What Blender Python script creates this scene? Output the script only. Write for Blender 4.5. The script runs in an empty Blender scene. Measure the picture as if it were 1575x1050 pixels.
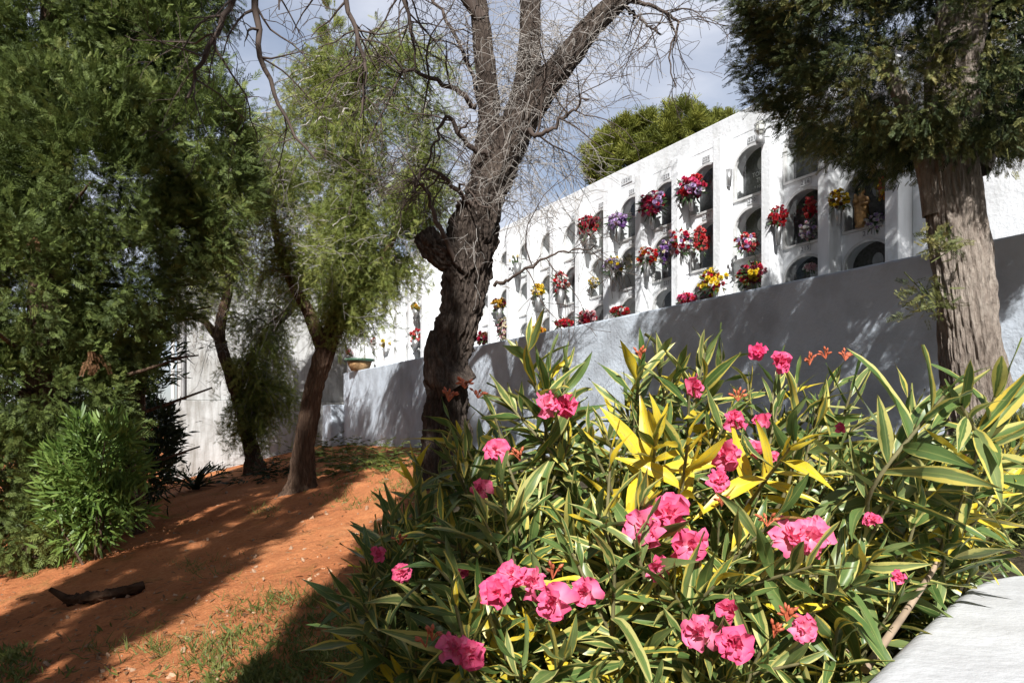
import bpy, math
import numpy as np
from mathutils import Vector, noise as mn

F, HX, HY = 1150.0, 787.5, 650.0          # focal length and horizon in photo pixels
CAMZ = 1.6
SC = bpy.context.scene
COL = SC.collection
R0 = np.random.default_rng

def at(px, py, Y):
    return np.array([(px - HX) / F * Y, Y, CAMZ + (HY - py) / F * Y])

def ground(x, y):
    p = .33 + .22 * x + .085 * y
    k = .35                                # the bank flattens out against the retaining wall
    q = 1.12
    h = max(k - abs(p - q), 0) / k
    p = min(p, q) - h * h * k * .25
    lo = -1.6
    h = max(.6 - abs(p - lo), 0) / .6
    return max(p, lo) + h * h * .15

# ------------------------------------------------------------------ mesh builder
class MB:
    def __init__(s):
        s.V, s.Fc, s.L, s.rn, s.uv, s.col, s.mi, s.n = [], [], [], [], [], [], [], 0
    def add(s, v, f, rnd=None, uv=None, col=None, mi=0):
        v = np.asarray(v, float).reshape(-1, 3); m = len(v)
        s.V.append(v)
        s.rn.append(np.full(m, .5) if rnd is None else np.broadcast_to(np.asarray(rnd, float), (m,)))
        s.uv.append(np.zeros((m, 3)) if uv is None else np.asarray(uv, float))
        s.col.append(np.ones((m, 3)) if col is None else np.broadcast_to(np.asarray(col, float), (m, 3)))
        if isinstance(f, np.ndarray):
            s.Fc.append((f + s.n).reshape(-1)); s.L.append(np.full(len(f), f.shape[1])); k = len(f)
        else:
            s.Fc.append(np.array([i + s.n for q in f for i in q], int)); s.L.append(np.array([len(q) for q in f], int)); k = len(f)
        s.mi.append(np.full(k, mi)); s.n += m
        return s
    def box(s, x0, x1, y0, y1, z0, z1, **k):
        v = [(x, y, z) for z in (z0, z1) for y in (y0, y1) for x in (x0, x1)]
        f = [(0, 2, 3, 1), (4, 5, 7, 6), (0, 1, 5, 4), (2, 6, 7, 3), (0, 4, 6, 2), (1, 3, 7, 5)]
        return s.add(v, f, **k)
    def tube(s, pts, rad, sides=6, rnd=.5, cap=True, **k):
        pts = np.asarray(pts, float); n = len(pts)
        rad = np.broadcast_to(np.asarray(rad, float), (n,))
        t = np.gradient(pts, axis=0); t /= np.linalg.norm(t, axis=1)[:, None] + 1e-12
        a = np.array([1., 0, 0]) if abs(t[0, 0]) < .8 else np.array([0, 1., 0])
        u = a - t[0] * a.dot(t[0]); u /= np.linalg.norm(u)
        an = np.arange(sides) * 2 * math.pi / sides
        c, sn = np.cos(an)[:, None], np.sin(an)[:, None]
        vs = np.empty((n, sides, 3))
        for i in range(n):
            u = u - t[i] * u.dot(t[i]); u /= np.linalg.norm(u) + 1e-12
            vs[i] = pts[i] + rad[i] * (c * u + sn * np.cross(t[i], u))
        i, j = np.meshgrid(np.arange(n - 1), np.arange(sides), indexing='ij')
        i, j = i.ravel(), j.ravel(); j2 = (j + 1) % sides
        f = np.stack([i * sides + j, i * sides + j2, (i + 1) * sides + j2, (i + 1) * sides + j], 1)
        s.add(vs.reshape(-1, 3), f, rnd=rnd, **k)
        if cap and sides > 3:
            s.add(vs[-1], [tuple(range(sides))], rnd=rnd, **k); s.add(vs[0], [tuple(range(sides))[::-1]], rnd=rnd, **k)
        return s
    def lathe(s, base, prof, sides=16, cap=True, **k):
        base = np.asarray(base, float)
        an = np.arange(sides) * 2 * math.pi / sides
        v = np.array([[(r * math.cos(a), r * math.sin(a), z) for a in an] for r, z in prof]).reshape(-1, 3) + base
        n = len(prof)
        f = [(i * sides + j, i * sides + (j + 1) % sides, (i + 1) * sides + (j + 1) % sides, (i + 1) * sides + j)
             for i in range(n - 1) for j in range(sides)]
        if cap: f += [tuple(range(sides))[::-1]]
        return s.add(v, f, **k)
    def scatter(s, T, pos, Rm, sc, rnd, col=None):
        tv, tf, tuv = T
        N, m = len(pos), len(tv)
        if N == 0: return s
        sc = np.broadcast_to(np.asarray(sc, float), (N,))
        v = np.einsum('nij,mj->nmi', Rm, tv) * sc[:, None, None] + pos[:, None, :]
        f = (tf[None] + (np.arange(N) * m)[:, None, None]).reshape(-1, tf.shape[1])
        return s.add(v.reshape(-1, 3), f, rnd=np.repeat(rnd, m), uv=np.tile(tuv, (N, 1)),
                     col=None if col is None else np.repeat(col, m, axis=0))
    def build(s, name, mat, parent=None, base=None, smooth=True):
        me = bpy.data.meshes.new(name)
        V = np.concatenate(s.V)
        if base is None: base = parent['_b'] if parent is not None and '_b' in parent else (0, 0, 0)
        base = np.array(list(base), float)
        V = V - base
        Fc, L = np.concatenate(s.Fc), np.concatenate(s.L)
        me.vertices.add(len(V)); me.vertices.foreach_set('co', V.ravel())
        me.loops.add(len(Fc)); me.loops.foreach_set('vertex_index', Fc.astype(np.int32))
        me.polygons.add(len(L)); me.polygons.foreach_set('loop_start', np.concatenate([[0], np.cumsum(L)[:-1]]).astype(np.int32))
        me.polygons.foreach_set('material_index', np.concatenate(s.mi).astype(np.int32))
        me.update(calc_edges=True)
        me.polygons.foreach_set('use_smooth', np.full(len(L), bool(smooth)))
        a = me.attributes.new('rnd', 'FLOAT', 'POINT'); a.data.foreach_set('value', np.concatenate(s.rn).astype(np.float32))
        a = me.attributes.new('luv', 'FLOAT_VECTOR', 'POINT'); a.data.foreach_set('vector', np.concatenate(s.uv).astype(np.float32).ravel())
        a = me.attributes.new('tint', 'FLOAT_VECTOR', 'POINT'); a.data.foreach_set('vector', np.concatenate(s.col).astype(np.float32).ravel())
        for m in (mat if isinstance(mat, (list, tuple)) else [mat]): me.materials.append(m)
        me.validate()
        o = bpy.data.objects.new(name, me); COL.objects.link(o)
        o['_b'] = [float(x) for x in base]
        if parent is not None: o.parent = parent
        else: o.location = base
        return o

def thing(name, label, cat, base, group=None, rz=0.0):
    o = bpy.data.objects.new(name, None); COL.objects.link(o)
    o.empty_display_size = .1
    o.location = [float(x) for x in base]; o.rotation_euler = (0, 0, rz)
    o['_b'] = [float(x) for x in base] if rz == 0 else [0., 0., 0.]
    return tag(o, label, cat, group)
def tag(o, label=None, cat=None, group=None, kind=None):
    if label: o['label'] = label
    if cat: o['category'] = cat
    if group: o['group'] = group
    if kind: o['kind'] = kind
    return o

# ------------------------------------------------------------------ materials
def nodes(name):
    m = bpy.data.materials.new(name); m.use_nodes = True
    nt = m.node_tree; b = nt.nodes['Principled BSDF']
    return m, nt, nt.nodes, nt.links, b
def ramp(nt, src, stops):
    r = nt.nodes.new('ShaderNodeValToRGB'); e = r.color_ramp.elements
    while len(e) < len(stops): e.new(.5)
    for el, (p, c) in zip(e, stops):
        el.position = p; el.color = (*c, 1) if len(c) == 3 else c
    nt.links.new(src, r.inputs[0]); return r.outputs[0]
def tex(nt, kind, scale, vec=None, **k):
    n = nt.nodes.new('ShaderNodeTex' + kind)
    n.inputs['Scale'].default_value = scale
    for a, v in k.items(): n.inputs[a].default_value = v
    if vec is not None: nt.links.new(vec, n.inputs['Vector'])
    return n
def objco(nt, scale=(1, 1, 1)):
    t = nt.nodes.new('ShaderNodeTexCoord'); m = nt.nodes.new('ShaderNodeMapping')
    m.inputs['Scale'].default_value = scale
    nt.links.new(t.outputs['Object'], m.inputs[0]); return m.outputs[0]
def attr(nt, name):
    a = nt.nodes.new('ShaderNodeAttribute'); a.attribute_name = name; return a
def mixc(nt, f, a, b, mode='MIX'):
    n = nt.nodes.new('ShaderNodeMix'); n.data_type = 'RGBA'; n.blend_type = mode
    if hasattr(f, 'links') or isinstance(f, bpy.types.NodeSocket): nt.links.new(f, n.inputs[0])
    else: n.inputs[0].default_value = f
    for s, v in ((n.inputs[6], a), (n.inputs[7], b)):
        if isinstance(v, bpy.types.NodeSocket): nt.links.new(v, s)
        else: s.default_value = (*v, 1)
    return n.outputs[2]
def math_(nt, op, a, b=0.0, c=None):
    n = nt.nodes.new('ShaderNodeMath'); n.operation = op
    for i, v in enumerate((a, b) if c is None else (a, b, c)):
        if isinstance(v, bpy.types.NodeSocket): nt.links.new(v, n.inputs[i])
        else: n.inputs[i].default_value = v
    return n.outputs[0]
def bump(nt, b, h, strength, dist):
    n = nt.nodes.new('ShaderNodeBump'); n.inputs['Strength'].default_value = strength; n.inputs['Distance'].default_value = dist
    nt.links.new(h, n.inputs['Height']); nt.links.new(n.outputs[0], b.inputs['Normal']); return n
def plain(name, c, rough=.6, metal=0.0, spec=.4, var=.12, nscale=12):
    m, nt, ns, ln, b = nodes(name)
    n = tex(nt, 'Noise', nscale, objco(nt), Detail=4)
    ln.new(ramp(nt, n.outputs[0], [(.3, tuple(x * (1 - var) for x in c)), (.7, tuple(min(1, x * (1 + var)) for x in c))]), b.inputs['Base Color'])
    b.inputs['Roughness'].default_value = rough; b.inputs['Metallic'].default_value = metal
    b.inputs['Specular IOR Level'].default_value = spec
    return m
def leafmat(name, cols, rough=.5, trans=.3, spec=.35, scale=.9):
    """cols: colour stops over the per-leaf random value"""
    m, nt, ns, ln, b = nodes(name)
    r = attr(nt, 'rnd')
    n = tex(nt, 'Noise', scale, objco(nt), Detail=3)
    f = math_(nt, 'ADD', math_(nt, 'MULTIPLY', r.outputs['Fac'], .65), math_(nt, 'MULTIPLY', n.outputs[0], .35))
    c = ramp(nt, f, [(i / (len(cols) - 1) * .8 + .1, x) for i, x in enumerate(cols)])
    ln.new(c, b.inputs['Base Color'])
    b.inputs['Roughness'].default_value = rough; b.inputs['Specular IOR Level'].default_value = spec
    t = ns.new('ShaderNodeBsdfTranslucent'); ln.new(c, t.inputs[0])
    mx = ns.new('ShaderNodeMixShader'); mx.inputs[0].default_value = trans
    ln.new(b.outputs[0], mx.inputs[1]); ln.new(t.outputs[0], mx.inputs[2])
    ln.new(mx.outputs[0], ns['Material Output'].inputs[0])
    return m
def plaster(name, c, dirt, rough=.85, bs=.35, st=(1.6, 1.6, .22)):
    m, nt, ns, ln, b = nodes(name)
    v = objco(nt)
    n1 = tex(nt, 'Noise', .7, v, Detail=8, Roughness=.65)
    n2 = tex(nt, 'Noise', 5, objco(nt, st), Detail=7)
    f = math_(nt, 'MULTIPLY', n1.outputs[0], n2.outputs[0])
    col = ramp(nt, f, [(.12, dirt), (.3, c), (.6, tuple(min(.88, x * 1.04) for x in c))])
    ln.new(col, b.inputs['Base Color']); b.inputs['Roughness'].default_value = rough
    b.inputs['Specular IOR Level'].default_value = .2
    h = tex(nt, 'Noise', 26, v, Detail=6, Roughness=.6); h2 = tex(nt, 'Noise', 3, v, Detail=3)
    bump(nt, b, math_(nt, 'ADD', h.outputs[0], math_(nt, 'MULTIPLY', h2.outputs[0], 2.5)), bs, .02)
    return m
def bark(name, c0, c1, c2, vs=(9, 9, 1.3), dist=.03):
    m, nt, ns, ln, b = nodes(name)
    v = objco(nt, vs)
    n = tex(nt, 'Noise', 2.2, v, Detail=9, Roughness=.7)
    n2 = tex(nt, 'Noise', 1.6, objco(nt), Detail=4)
    w = tex(nt, 'Voronoi', 2.4, v)
    f = math_(nt, 'ADD', math_(nt, 'MULTIPLY', n.outputs[0], .7), math_(nt, 'MULTIPLY', n2.outputs[0], .3))
    ln.new(ramp(nt, f, [(.33, c0), (.5, c1), (.66, c2)]), b.inputs['Base Color'])
    b.inputs['Roughness'].default_value = .9; b.inputs['Specular IOR Level'].default_value = .15
    bump(nt, b, math_(nt, 'ADD', n.outputs[0], math_(nt, 'MULTIPLY', w.outputs['Distance'], .5)), .9, dist)
    return m

def glassmat():
    m, nt, ns, ln, b = nodes('niche_glass')
    t = ns.new('ShaderNodeBsdfTransparent'); t.inputs[0].default_value = (.93, .95, .95, 1)
    g = ns.new('ShaderNodeBsdfGlossy'); g.inputs['Roughness'].default_value = .03
    fr = ns.new('ShaderNodeLayerWeight'); fr.inputs[0].default_value = .5
    fx = math_(nt, 'ADD', math_(nt, 'MULTIPLY', math_(nt, 'POWER', fr.outputs['Facing'], 4.0), .55), .05)
    mx = ns.new('ShaderNodeMixShader'); ln.new(fx, mx.inputs[0]); ln.new(t.outputs[0], mx.inputs[1]); ln.new(g.outputs[0], mx.inputs[2])
    ln.new(mx.outputs[0], ns['Material Output'].inputs[0]); return m
def tintmat(name, rough=.55, trans=.25):
    m, nt, ns, ln, b = nodes(name)
    a = attr(nt, 'tint'); n = tex(nt, 'Noise', 60, objco(nt))
    c = mixc(nt, 1.0, a.outputs['Color'], ramp(nt, n.outputs[0], [(.3, (.75, .75, .75)), (.7, (1, 1, 1))]), 'MULTIPLY')
    ln.new(c, b.inputs['Base Color']); b.inputs['Roughness'].default_value = rough
    t = ns.new('ShaderNodeBsdfTranslucent'); ln.new(c, t.inputs[0])
    mx = ns.new('ShaderNodeMixShader'); mx.inputs[0].default_value = trans
    ln.new(b.outputs[0], mx.inputs[1]); ln.new(t.outputs[0], mx.inputs[2]); ln.new(mx.outputs[0], ns['Material Output'].inputs[0])
    return m
def oleandermat():
    m, nt, ns, ln, b = nodes('variegated_leaf')
    uv = attr(nt, 'luv'); r = attr(nt, 'rnd')
    sp = ns.new('ShaderNodeSeparateXYZ'); ln.new(uv.outputs['Vector'], sp.inputs[0])
    nb_ = tex(nt, 'Noise', 1.0, None, Detail=1)
    au = math_(nt, 'ABSOLUTE', sp.outputs[0])
    n = tex(nt, 'Noise', 1.0, None, Detail=3)
    cb = ns.new('ShaderNodeCombineXYZ')
    ln.new(math_(nt, 'MULTIPLY', sp.outputs[0], 2.2), cb.inputs[0]); ln.new(math_(nt, 'MULTIPLY', sp.outputs[1], 5.0), cb.inputs[1])
    ln.new(math_(nt, 'MULTIPLY', r.outputs['Fac'], 97.0), cb.inputs[2]); ln.new(cb.outputs[0], n.inputs['Vector'])
    cb2 = ns.new('ShaderNodeCombineXYZ'); ln.new(math_(nt, 'MULTIPLY', sp.outputs[1], 1.4), cb2.inputs[1]); ln.new(math_(nt, 'MULTIPLY', r.outputs['Fac'], 53.0), cb2.inputs[2]); ln.new(cb2.outputs[0], nb_.inputs['Vector'])
    au2 = math_(nt, 'ABSOLUTE', math_(nt, 'ADD', sp.outputs[0], math_(nt, 'MULTIPLY', math_(nt, 'SUBTRACT', nb_.outputs[0], .5), 1.3)))
    e = math_(nt, 'ADD', au2, math_(nt, 'MULTIPLY', math_(nt, 'SUBTRACT', n.outputs[0], .5), .75))
    # threshold of the yellow margin grows with the leaf's random value
    th = ns.new('ShaderNodeMapRange'); ln.new(r.outputs['Fac'], th.inputs[0])
    th.inputs[1].default_value = .1; th.inputs[2].default_value = 1; th.inputs[3].default_value = .36; th.inputs[4].default_value = 1.15
    full = math_(nt, 'LESS_THAN', r.outputs['Fac'], .1)
    mg = ns.new('ShaderNodeMapRange'); ln.new(math_(nt, 'SUBTRACT', e, th.outputs[0]), mg.inputs[0])
    mg.inputs[1].default_value = -.06; mg.inputs[2].default_value = .06
    fac = math_(nt, 'MAXIMUM', mg.outputs[0], full)
    g = ramp(nt, math_(nt, 'ADD', math_(nt, 'MULTIPLY', n.outputs[0], .5), math_(nt, 'MULTIPLY', math_(nt, 'FRACT', math_(nt, 'MULTIPLY', r.outputs['Fac'], 31.0)), .5)),
             [(.2, (.06, .115, .03)), (.5, (.11, .17, .046)), (.85, (.185, .22, .085))])
    y = ramp(nt, math_(nt, 'FRACT', math_(nt, 'MULTIPLY', r.outputs['Fac'], 57.0)), [(.0, (.44, .42, .16)), (.6, (.5, .45, .12)), (1, (.58, .43, .06))])
    y = mixc(nt, full, y, ramp(nt, n.outputs[0], [(.3, (.5, .44, .08)), (.5, (.66, .5, .04)), (.7, (.72, .5, .02))]))
    c = mixc(nt, fac, g, y)
    tip = ns.new('ShaderNodeMapRange'); ln.new(math_(nt, 'ADD', sp.outputs[1], math_(nt, 'MULTIPLY', nb_.outputs[0], .5)), tip.inputs[0]); tip.inputs[1].default_value = 1.24; tip.inputs[2].default_value = 1.34
    c = mixc(nt, math_(nt, 'MULTIPLY', tip.outputs[0], .8), c, (.2, .12, .05))
    sp_ = tex(nt, 'Noise', 160, objco(nt), Detail=2)
    sm = ns.new('ShaderNodeMapRange'); ln.new(sp_.outputs[0], sm.inputs[0]); sm.inputs[1].default_value = .66; sm.inputs[2].default_value = .72
    c = mixc(nt, math_(nt, 'MULTIPLY', sm.outputs[0], .5), c, (.16, .11, .05))
    rib = math_(nt, 'LESS_THAN', au, .07)
    c = mixc(nt, math_(nt, 'MULTIPLY', rib, .45), c, (.3, .34, .1))
    ln.new(c, b.inputs['Base Color']); b.inputs['Roughness'].default_value = .38; b.inputs['Specular IOR Level'].default_value = .45
    t = ns.new('ShaderNodeBsdfTranslucent'); ln.new(c, t.inputs[0])
    mx = ns.new('ShaderNodeMixShader'); mx.inputs[0].default_value = .22
    ln.new(b.outputs[0], mx.inputs[1]); ln.new(t.outputs[0], mx.inputs[2]); ln.new(mx.outputs[0], ns['Material Output'].inputs[0])
    return m
def petalmat():
    m, nt, ns, ln, b = nodes('pink_petal')
    uv = attr(nt, 'luv'); r = attr(nt, 'rnd')
    sp = ns.new('ShaderNodeSeparateXYZ'); ln.new(uv.outputs['Vector'], sp.inputs[0])
    n = tex(nt, 'Noise', 55, objco(nt), Detail=3)
    f = math_(nt, 'ADD', sp.outputs[1], math_(nt, 'MULTIPLY', math_(nt, 'SUBTRACT', n.outputs[0], .5), .5))
    a = ramp(nt, f, [(.0, (.92, .6, .66)), (.3, (.88, .33, .44)), (1, (.82, .14, .29))])
    d = ramp(nt, f, [(.05, (.8, .25, .36)), (.4, (.78, .06, .2)), (1, (.74, .04, .16))])
    c = mixc(nt, r.outputs['Fac'], a, d)
    ln.new(c, b.inputs['Base Color']); b.inputs['Roughness'].default_value = .5; b.inputs['Specular IOR Level'].default_value = .25
    t = ns.new('ShaderNodeBsdfTranslucent'); ln.new(c, t.inputs[0])
    mx = ns.new('ShaderNodeMixShader'); mx.inputs[0].default_value = .3
    ln.new(b.outputs[0], mx.inputs[1]); ln.new(t.outputs[0], mx.inputs[2]); ln.new(mx.outputs[0], ns['Material Output'].inputs[0])
    return m
def soilmat():
    m, nt, ns, ln, b = nodes('red_soil')
    v = objco(nt)
    n1 = tex(nt, 'Noise', .9, v, Detail=6, Roughness=.6); n2 = tex(nt, 'Noise', 24, v, Detail=8, Roughness=.75)
    n3 = tex(nt, 'Noise', 130, v, Detail=3)
    f = math_(nt, 'ADD', math_(nt, 'MULTIPLY', n1.outputs[0], .45), math_(nt, 'MULTIPLY', n2.outputs[0], .55))
    c = ramp(nt, f, [(.3, (.23, .08, .032)), (.45, (.42, .15, .06)), (.56, (.52, .2, .08)), (.72, (.56, .3, .14))])
    # a scatter of pale grit
    vo = tex(nt, 'Voronoi', 42, v); gs = math_(nt, 'LESS_THAN', vo.outputs['Distance'], .17)
    sel = math_(nt, 'MULTIPLY', gs, math_(nt, 'GREATER_THAN', n1.outputs[0], .47))
    c = mixc(nt, math_(nt, 'MULTIPLY', sel, .35), c, (.5, .34, .22))
    # thin moss and weeds in patches
    n4 = tex(nt, 'Noise', 1.25, objco(nt, (1, 1, 1)), Detail=9, Roughness=.72)
    gm = ns.new('ShaderNodeMapRange'); ln.new(n4.outputs[0], gm.inputs[0]); gm.inputs[1].default_value = .56; gm.inputs[2].default_value = .68
    c = mixc(nt, math_(nt, 'MULTIPLY', gm.outputs[0], .6), c, (.13, .13, .035))
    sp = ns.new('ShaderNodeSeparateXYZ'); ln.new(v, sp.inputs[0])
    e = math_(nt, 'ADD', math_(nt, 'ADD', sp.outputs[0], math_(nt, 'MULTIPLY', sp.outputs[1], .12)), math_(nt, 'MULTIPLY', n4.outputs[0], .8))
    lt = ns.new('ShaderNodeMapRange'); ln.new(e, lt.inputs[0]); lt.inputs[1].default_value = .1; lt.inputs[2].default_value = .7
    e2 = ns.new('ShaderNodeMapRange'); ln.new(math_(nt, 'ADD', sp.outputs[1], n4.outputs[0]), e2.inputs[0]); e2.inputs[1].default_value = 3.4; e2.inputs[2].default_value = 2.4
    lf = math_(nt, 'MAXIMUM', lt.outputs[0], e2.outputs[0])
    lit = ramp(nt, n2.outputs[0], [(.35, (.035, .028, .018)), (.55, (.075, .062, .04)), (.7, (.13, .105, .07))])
    c = mixc(nt, lf, c, lit)  # dark leaf litter tone, put in to cut red bounce onto the walls
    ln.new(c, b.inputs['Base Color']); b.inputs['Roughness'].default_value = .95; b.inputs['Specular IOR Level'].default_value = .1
    h = math_(nt, 'ADD', n2.outputs[0], math_(nt, 'MULTIPLY', n3.outputs[0], .35))
    bump(nt, b, math_(nt, 'ADD', h, math_(nt, 'MULTIPLY', vo.outputs['Distance'], .25)), 1.0, .03)
    return m

M = dict(
    white=plaster('white_plaster', (.78, .795, .815), (.62, .63, .63)),
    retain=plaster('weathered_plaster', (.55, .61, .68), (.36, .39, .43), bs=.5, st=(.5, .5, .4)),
    endw=plaster('shade_greyed_plaster', (.42, .42, .41), (.22, .21, .19), bs=.6),  # base greyed to stand in for tree shade; darker streaks are stains
    parapet=plaster('fresh_plaster', (.54, .545, .55), (.45, .45, .45), bs=.3, st=(1, 1, 1)),
    stone_dark=plain('black_granite', (.05, .05, .053), .3, var=.6, nscale=30),
    stone_grey=plain('grey_marble', (.3, .3, .3), .35, var=.25, nscale=9),
    stone_pale=plain('pale_marble', (.6, .59, .57), .4, var=.12, nscale=7),
    alu=plain('aluminium', (.52, .52, .51), .5, metal=0.0),
    jamb=plain('niche_lining', (.74, .74, .74), .8, var=.06),
    plate=plain('enamel_plate', (.55, .56, .57), .4, var=.04),
    ink=plain('dark_lettering', (.04, .04, .045), .6),
    letter=plain('pale_lettering', (.6, .6, .58), .5),
    tin=plain('tin_vase', (.36, .36, .36), .35, metal=.6, var=.2),
    darkpot=plain('dark_vase', (.06, .05, .045), .5),
    terracotta=plain('terracotta', (.4, .24, .11), .8, var=.25, nscale=20), greenglaze=plain('green_glaze', (.06, .13, .08), .4),
    gold=plain('gilded_plaster', (.3, .17, .06), .45, var=.45, nscale=30),
    lampglass=plain('lamp_glass', (.55, .55, .5), .2), grey_metal=plain('grey_metal', (.33, .33, .33), .45, metal=.5),
    petals=tintmat('cut_flowers'), bleaf=leafmat('bouquet_leaf', [(.02, .05, .015), (.05, .1, .03), (.09, .14, .05)]),
    soil=soilmat(),
    olea=oleandermat(), petal=petalmat(),
    stem=plain('oleander_stem', (.17, .15, .07), .7, var=.3, nscale=20), dead=plain('dry_wood', (.3, .22, .15), .9, var=.3),
    deadlog=plain('rotten_wood', (.06, .035, .022), .95, spec=.05, var=.5, nscale=9),
    bud=plain('orange_bud', (.42, .1, .045), .5, var=.4, nscale=50),
    bark_grey=bark('furrowed_bark', (.022, .017, .014), (.07, .053, .043), (.17, .135, .11), (14, 14, 4), .06),
    bark_pep=bark('pepper_bark', (.03, .018, .013), (.1, .062, .042), (.21, .14, .095), (12, 12, 2.2), .05),
    bark_cyp=bark('cypress_bark', (.13, .1, .08), (.29, .24, .2), (.45, .39, .33), (15, 15, 4.5), .05),
    twig=plain('bare_twig', (.28, .255, .23), .9, var=.35, nscale=4), twigd=plain('dark_twig', (.07, .05, .04), .9, var=.3, nscale=4),
    cyp=leafmat('cypress_spray', [(.018, .03, .012), (.065, .088, .028), (.165, .17, .052), (.28, .23, .075)], .6, .2),
    cypd=leafmat('conifer_spray', [(.045, .068, .019), (.088, .12, .03), (.14, .185, .044), (.21, .22, .065)], .6, .22),
    pine=leafmat('pine_needle', [(.08, .1, .016), (.17, .185, .03), (.28, .27, .05)], .6, .2),
    pep=leafmat('pepper_leaf', [(.085, .125, .026), (.18, .22, .05), (.28, .31, .075), (.36, .36, .12)], .55, .4),
    shrub=leafmat('shrub_leaf', [(.02, .045, .012), (.05, .1, .02), (.1, .17, .035), (.2, .27, .06)], .45, .3),
    shrub_sunlit=leafmat('sunlit_toned_shrub_leaf', [(.05, .1, .02), (.11, .18, .035), (.18, .27, .06), (.26, .34, .09)], .45, .35),  # lighter copy of the shrub leaf; its brightness stands in for sunlight
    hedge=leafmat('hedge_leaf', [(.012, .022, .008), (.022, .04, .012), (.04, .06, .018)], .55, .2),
    fern=leafmat('fern_leaf', [(.04, .07, .012), (.1, .13, .025), (.18, .2, .04)], .5, .3),
    grass=leafmat('weed_leaf', [(.07, .1, .02), (.14, .17, .04), (.22, .22, .07)], .6, .3),
    brown=leafmat('dead_frond', [(.1, .05, .02), (.2, .1, .045), (.28, .16, .08)], .8, .2),
    pebble=plain('pebble', (.33, .21, .13), .9, var=.4, nscale=3), pave=plain('walkway_concrete', (.45, .44, .42), .9),
    glass=glassmat(),
)

# ------------------------------------------------------------------ leaf templates (x across, y along, z face normal)
def blade(nu, nv, width, prof, fold=.2, bend=.0, twist=0.0, sweep=0.0):
    us = np.linspace(-1, 1, nu); vs = np.linspace(0, 1, nv)
    v, uv = [], []
    for b in vs:
        w = width * prof(b)
        for a in us:
            x_, z_ = a * w, fold * abs(a) * w; tw_ = twist * b; c_, s_ = math.cos(tw_), math.sin(tw_)
            v.append((x_ * c_ - z_ * s_ + sweep * b * b, b, x_ * s_ + z_ * c_ - bend * b * b + .02 * math.sin(b * 9 + bend * 20) * a)); uv.append((a, b, 0))
    f = [(j * nu + i, j * nu + i + 1, (j + 1) * nu + i + 1, (j + 1) * nu + i) for j in range(nv - 1) for i in range(nu - 1)]
    return np.array(v), np.array(f), np.array(uv)
lance = lambda b: max(.04, math.sin(math.pi * min(1, .03 + b * .97) ** .85) ** .8)
OLE = [blade(5, 9, wd, lance, fo, bd, tw, sw) for wd, fo, bd, tw, sw in ((.092, .3, -.1, .2, .05), (.1, .45, .05, -.5, -.1), (.085, .25, .16, .7, .12), (.095, .5, .34, -.2, -.06), (.075, .2, -.2, .9, .15), (.08, .6, .12, -1.0, .03), (.105, .35, .5, .4, -.15), (.07, .3, .02, .1, -.2))]
LANCE = blade(3, 4, .1, lance, .3, .12)
STRAP = blade(3, 8, .045, lambda b: max(.05, (1 - b ** 3) * (.5 + .5 * min(1, b * 4))), .5, .55)
GRASS = blade(2, 4, .04, lambda b: max(.05, 1 - b), 0, .3)
def spray(pairs, ang, w, side_len, rise=0.0, seed=0):
    """flat branching spray: an axis with paired slim scale-leaf twigs"""
    r = R0(seed); v, f, uv = [], [], []
    def q(p, d, L, ww, z):
        d = np.array(d) / np.linalg.norm(d); s = np.array([-d[1], d[0]]); n = len(v)
        for c in (p, p + d * L * .5 + s * ww, p + d * L, p + d * L * .5 - s * ww):
            v.append((c[0], c[1], z + r.normal(0, .012))); uv.append((0, c[1], 0))
        f.append((n, n + 1, n + 2, n + 3))
    q(np.array([0., 0]), (0, 1), 1, w * .9, 0)
    for i in range(pairs):
        b = .1 + .82 * i / pairs
        for sg in (-1, 1):
            L = side_len * (1 - b * .55) * r.uniform(.75, 1.2)
            q(np.array([0, b]), (sg * math.sin(ang), math.cos(ang)), L, w, rise * L * sg)
    return np.array(v), np.array(f), np.array(uv)
SPRAY = spray(6, .75, .035, .42, .1, 1)
SPRAYF = spray(8, .7, .026, .4, .15, 2)
PINN = spray(6, 1.05, .03, .26, 0, 3)
FROND = spray(12, 1.05, .016, .26, 0, 4)
def tuft(n, seed):
    r = R0(seed); v, f, uv = [], [], []
    for i in range(n):
        d = r.normal(0, 1, 3); d[1] = abs(d[1]) + .7; d /= np.linalg.norm(d)
        s = np.cross(d, r.normal(0, 1, 3)); s /= np.linalg.norm(s); s *= .035; k = len(v)
        for c in (s * .6, -s * .6, d - s, d + s): v.append(c); uv.append((0, 0, 0))
        f.append((k, k + 1, k + 2, k + 3))
    return np.array(v), np.array(f), np.array(uv)
NEEDLE = tuft(14, 5)
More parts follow.
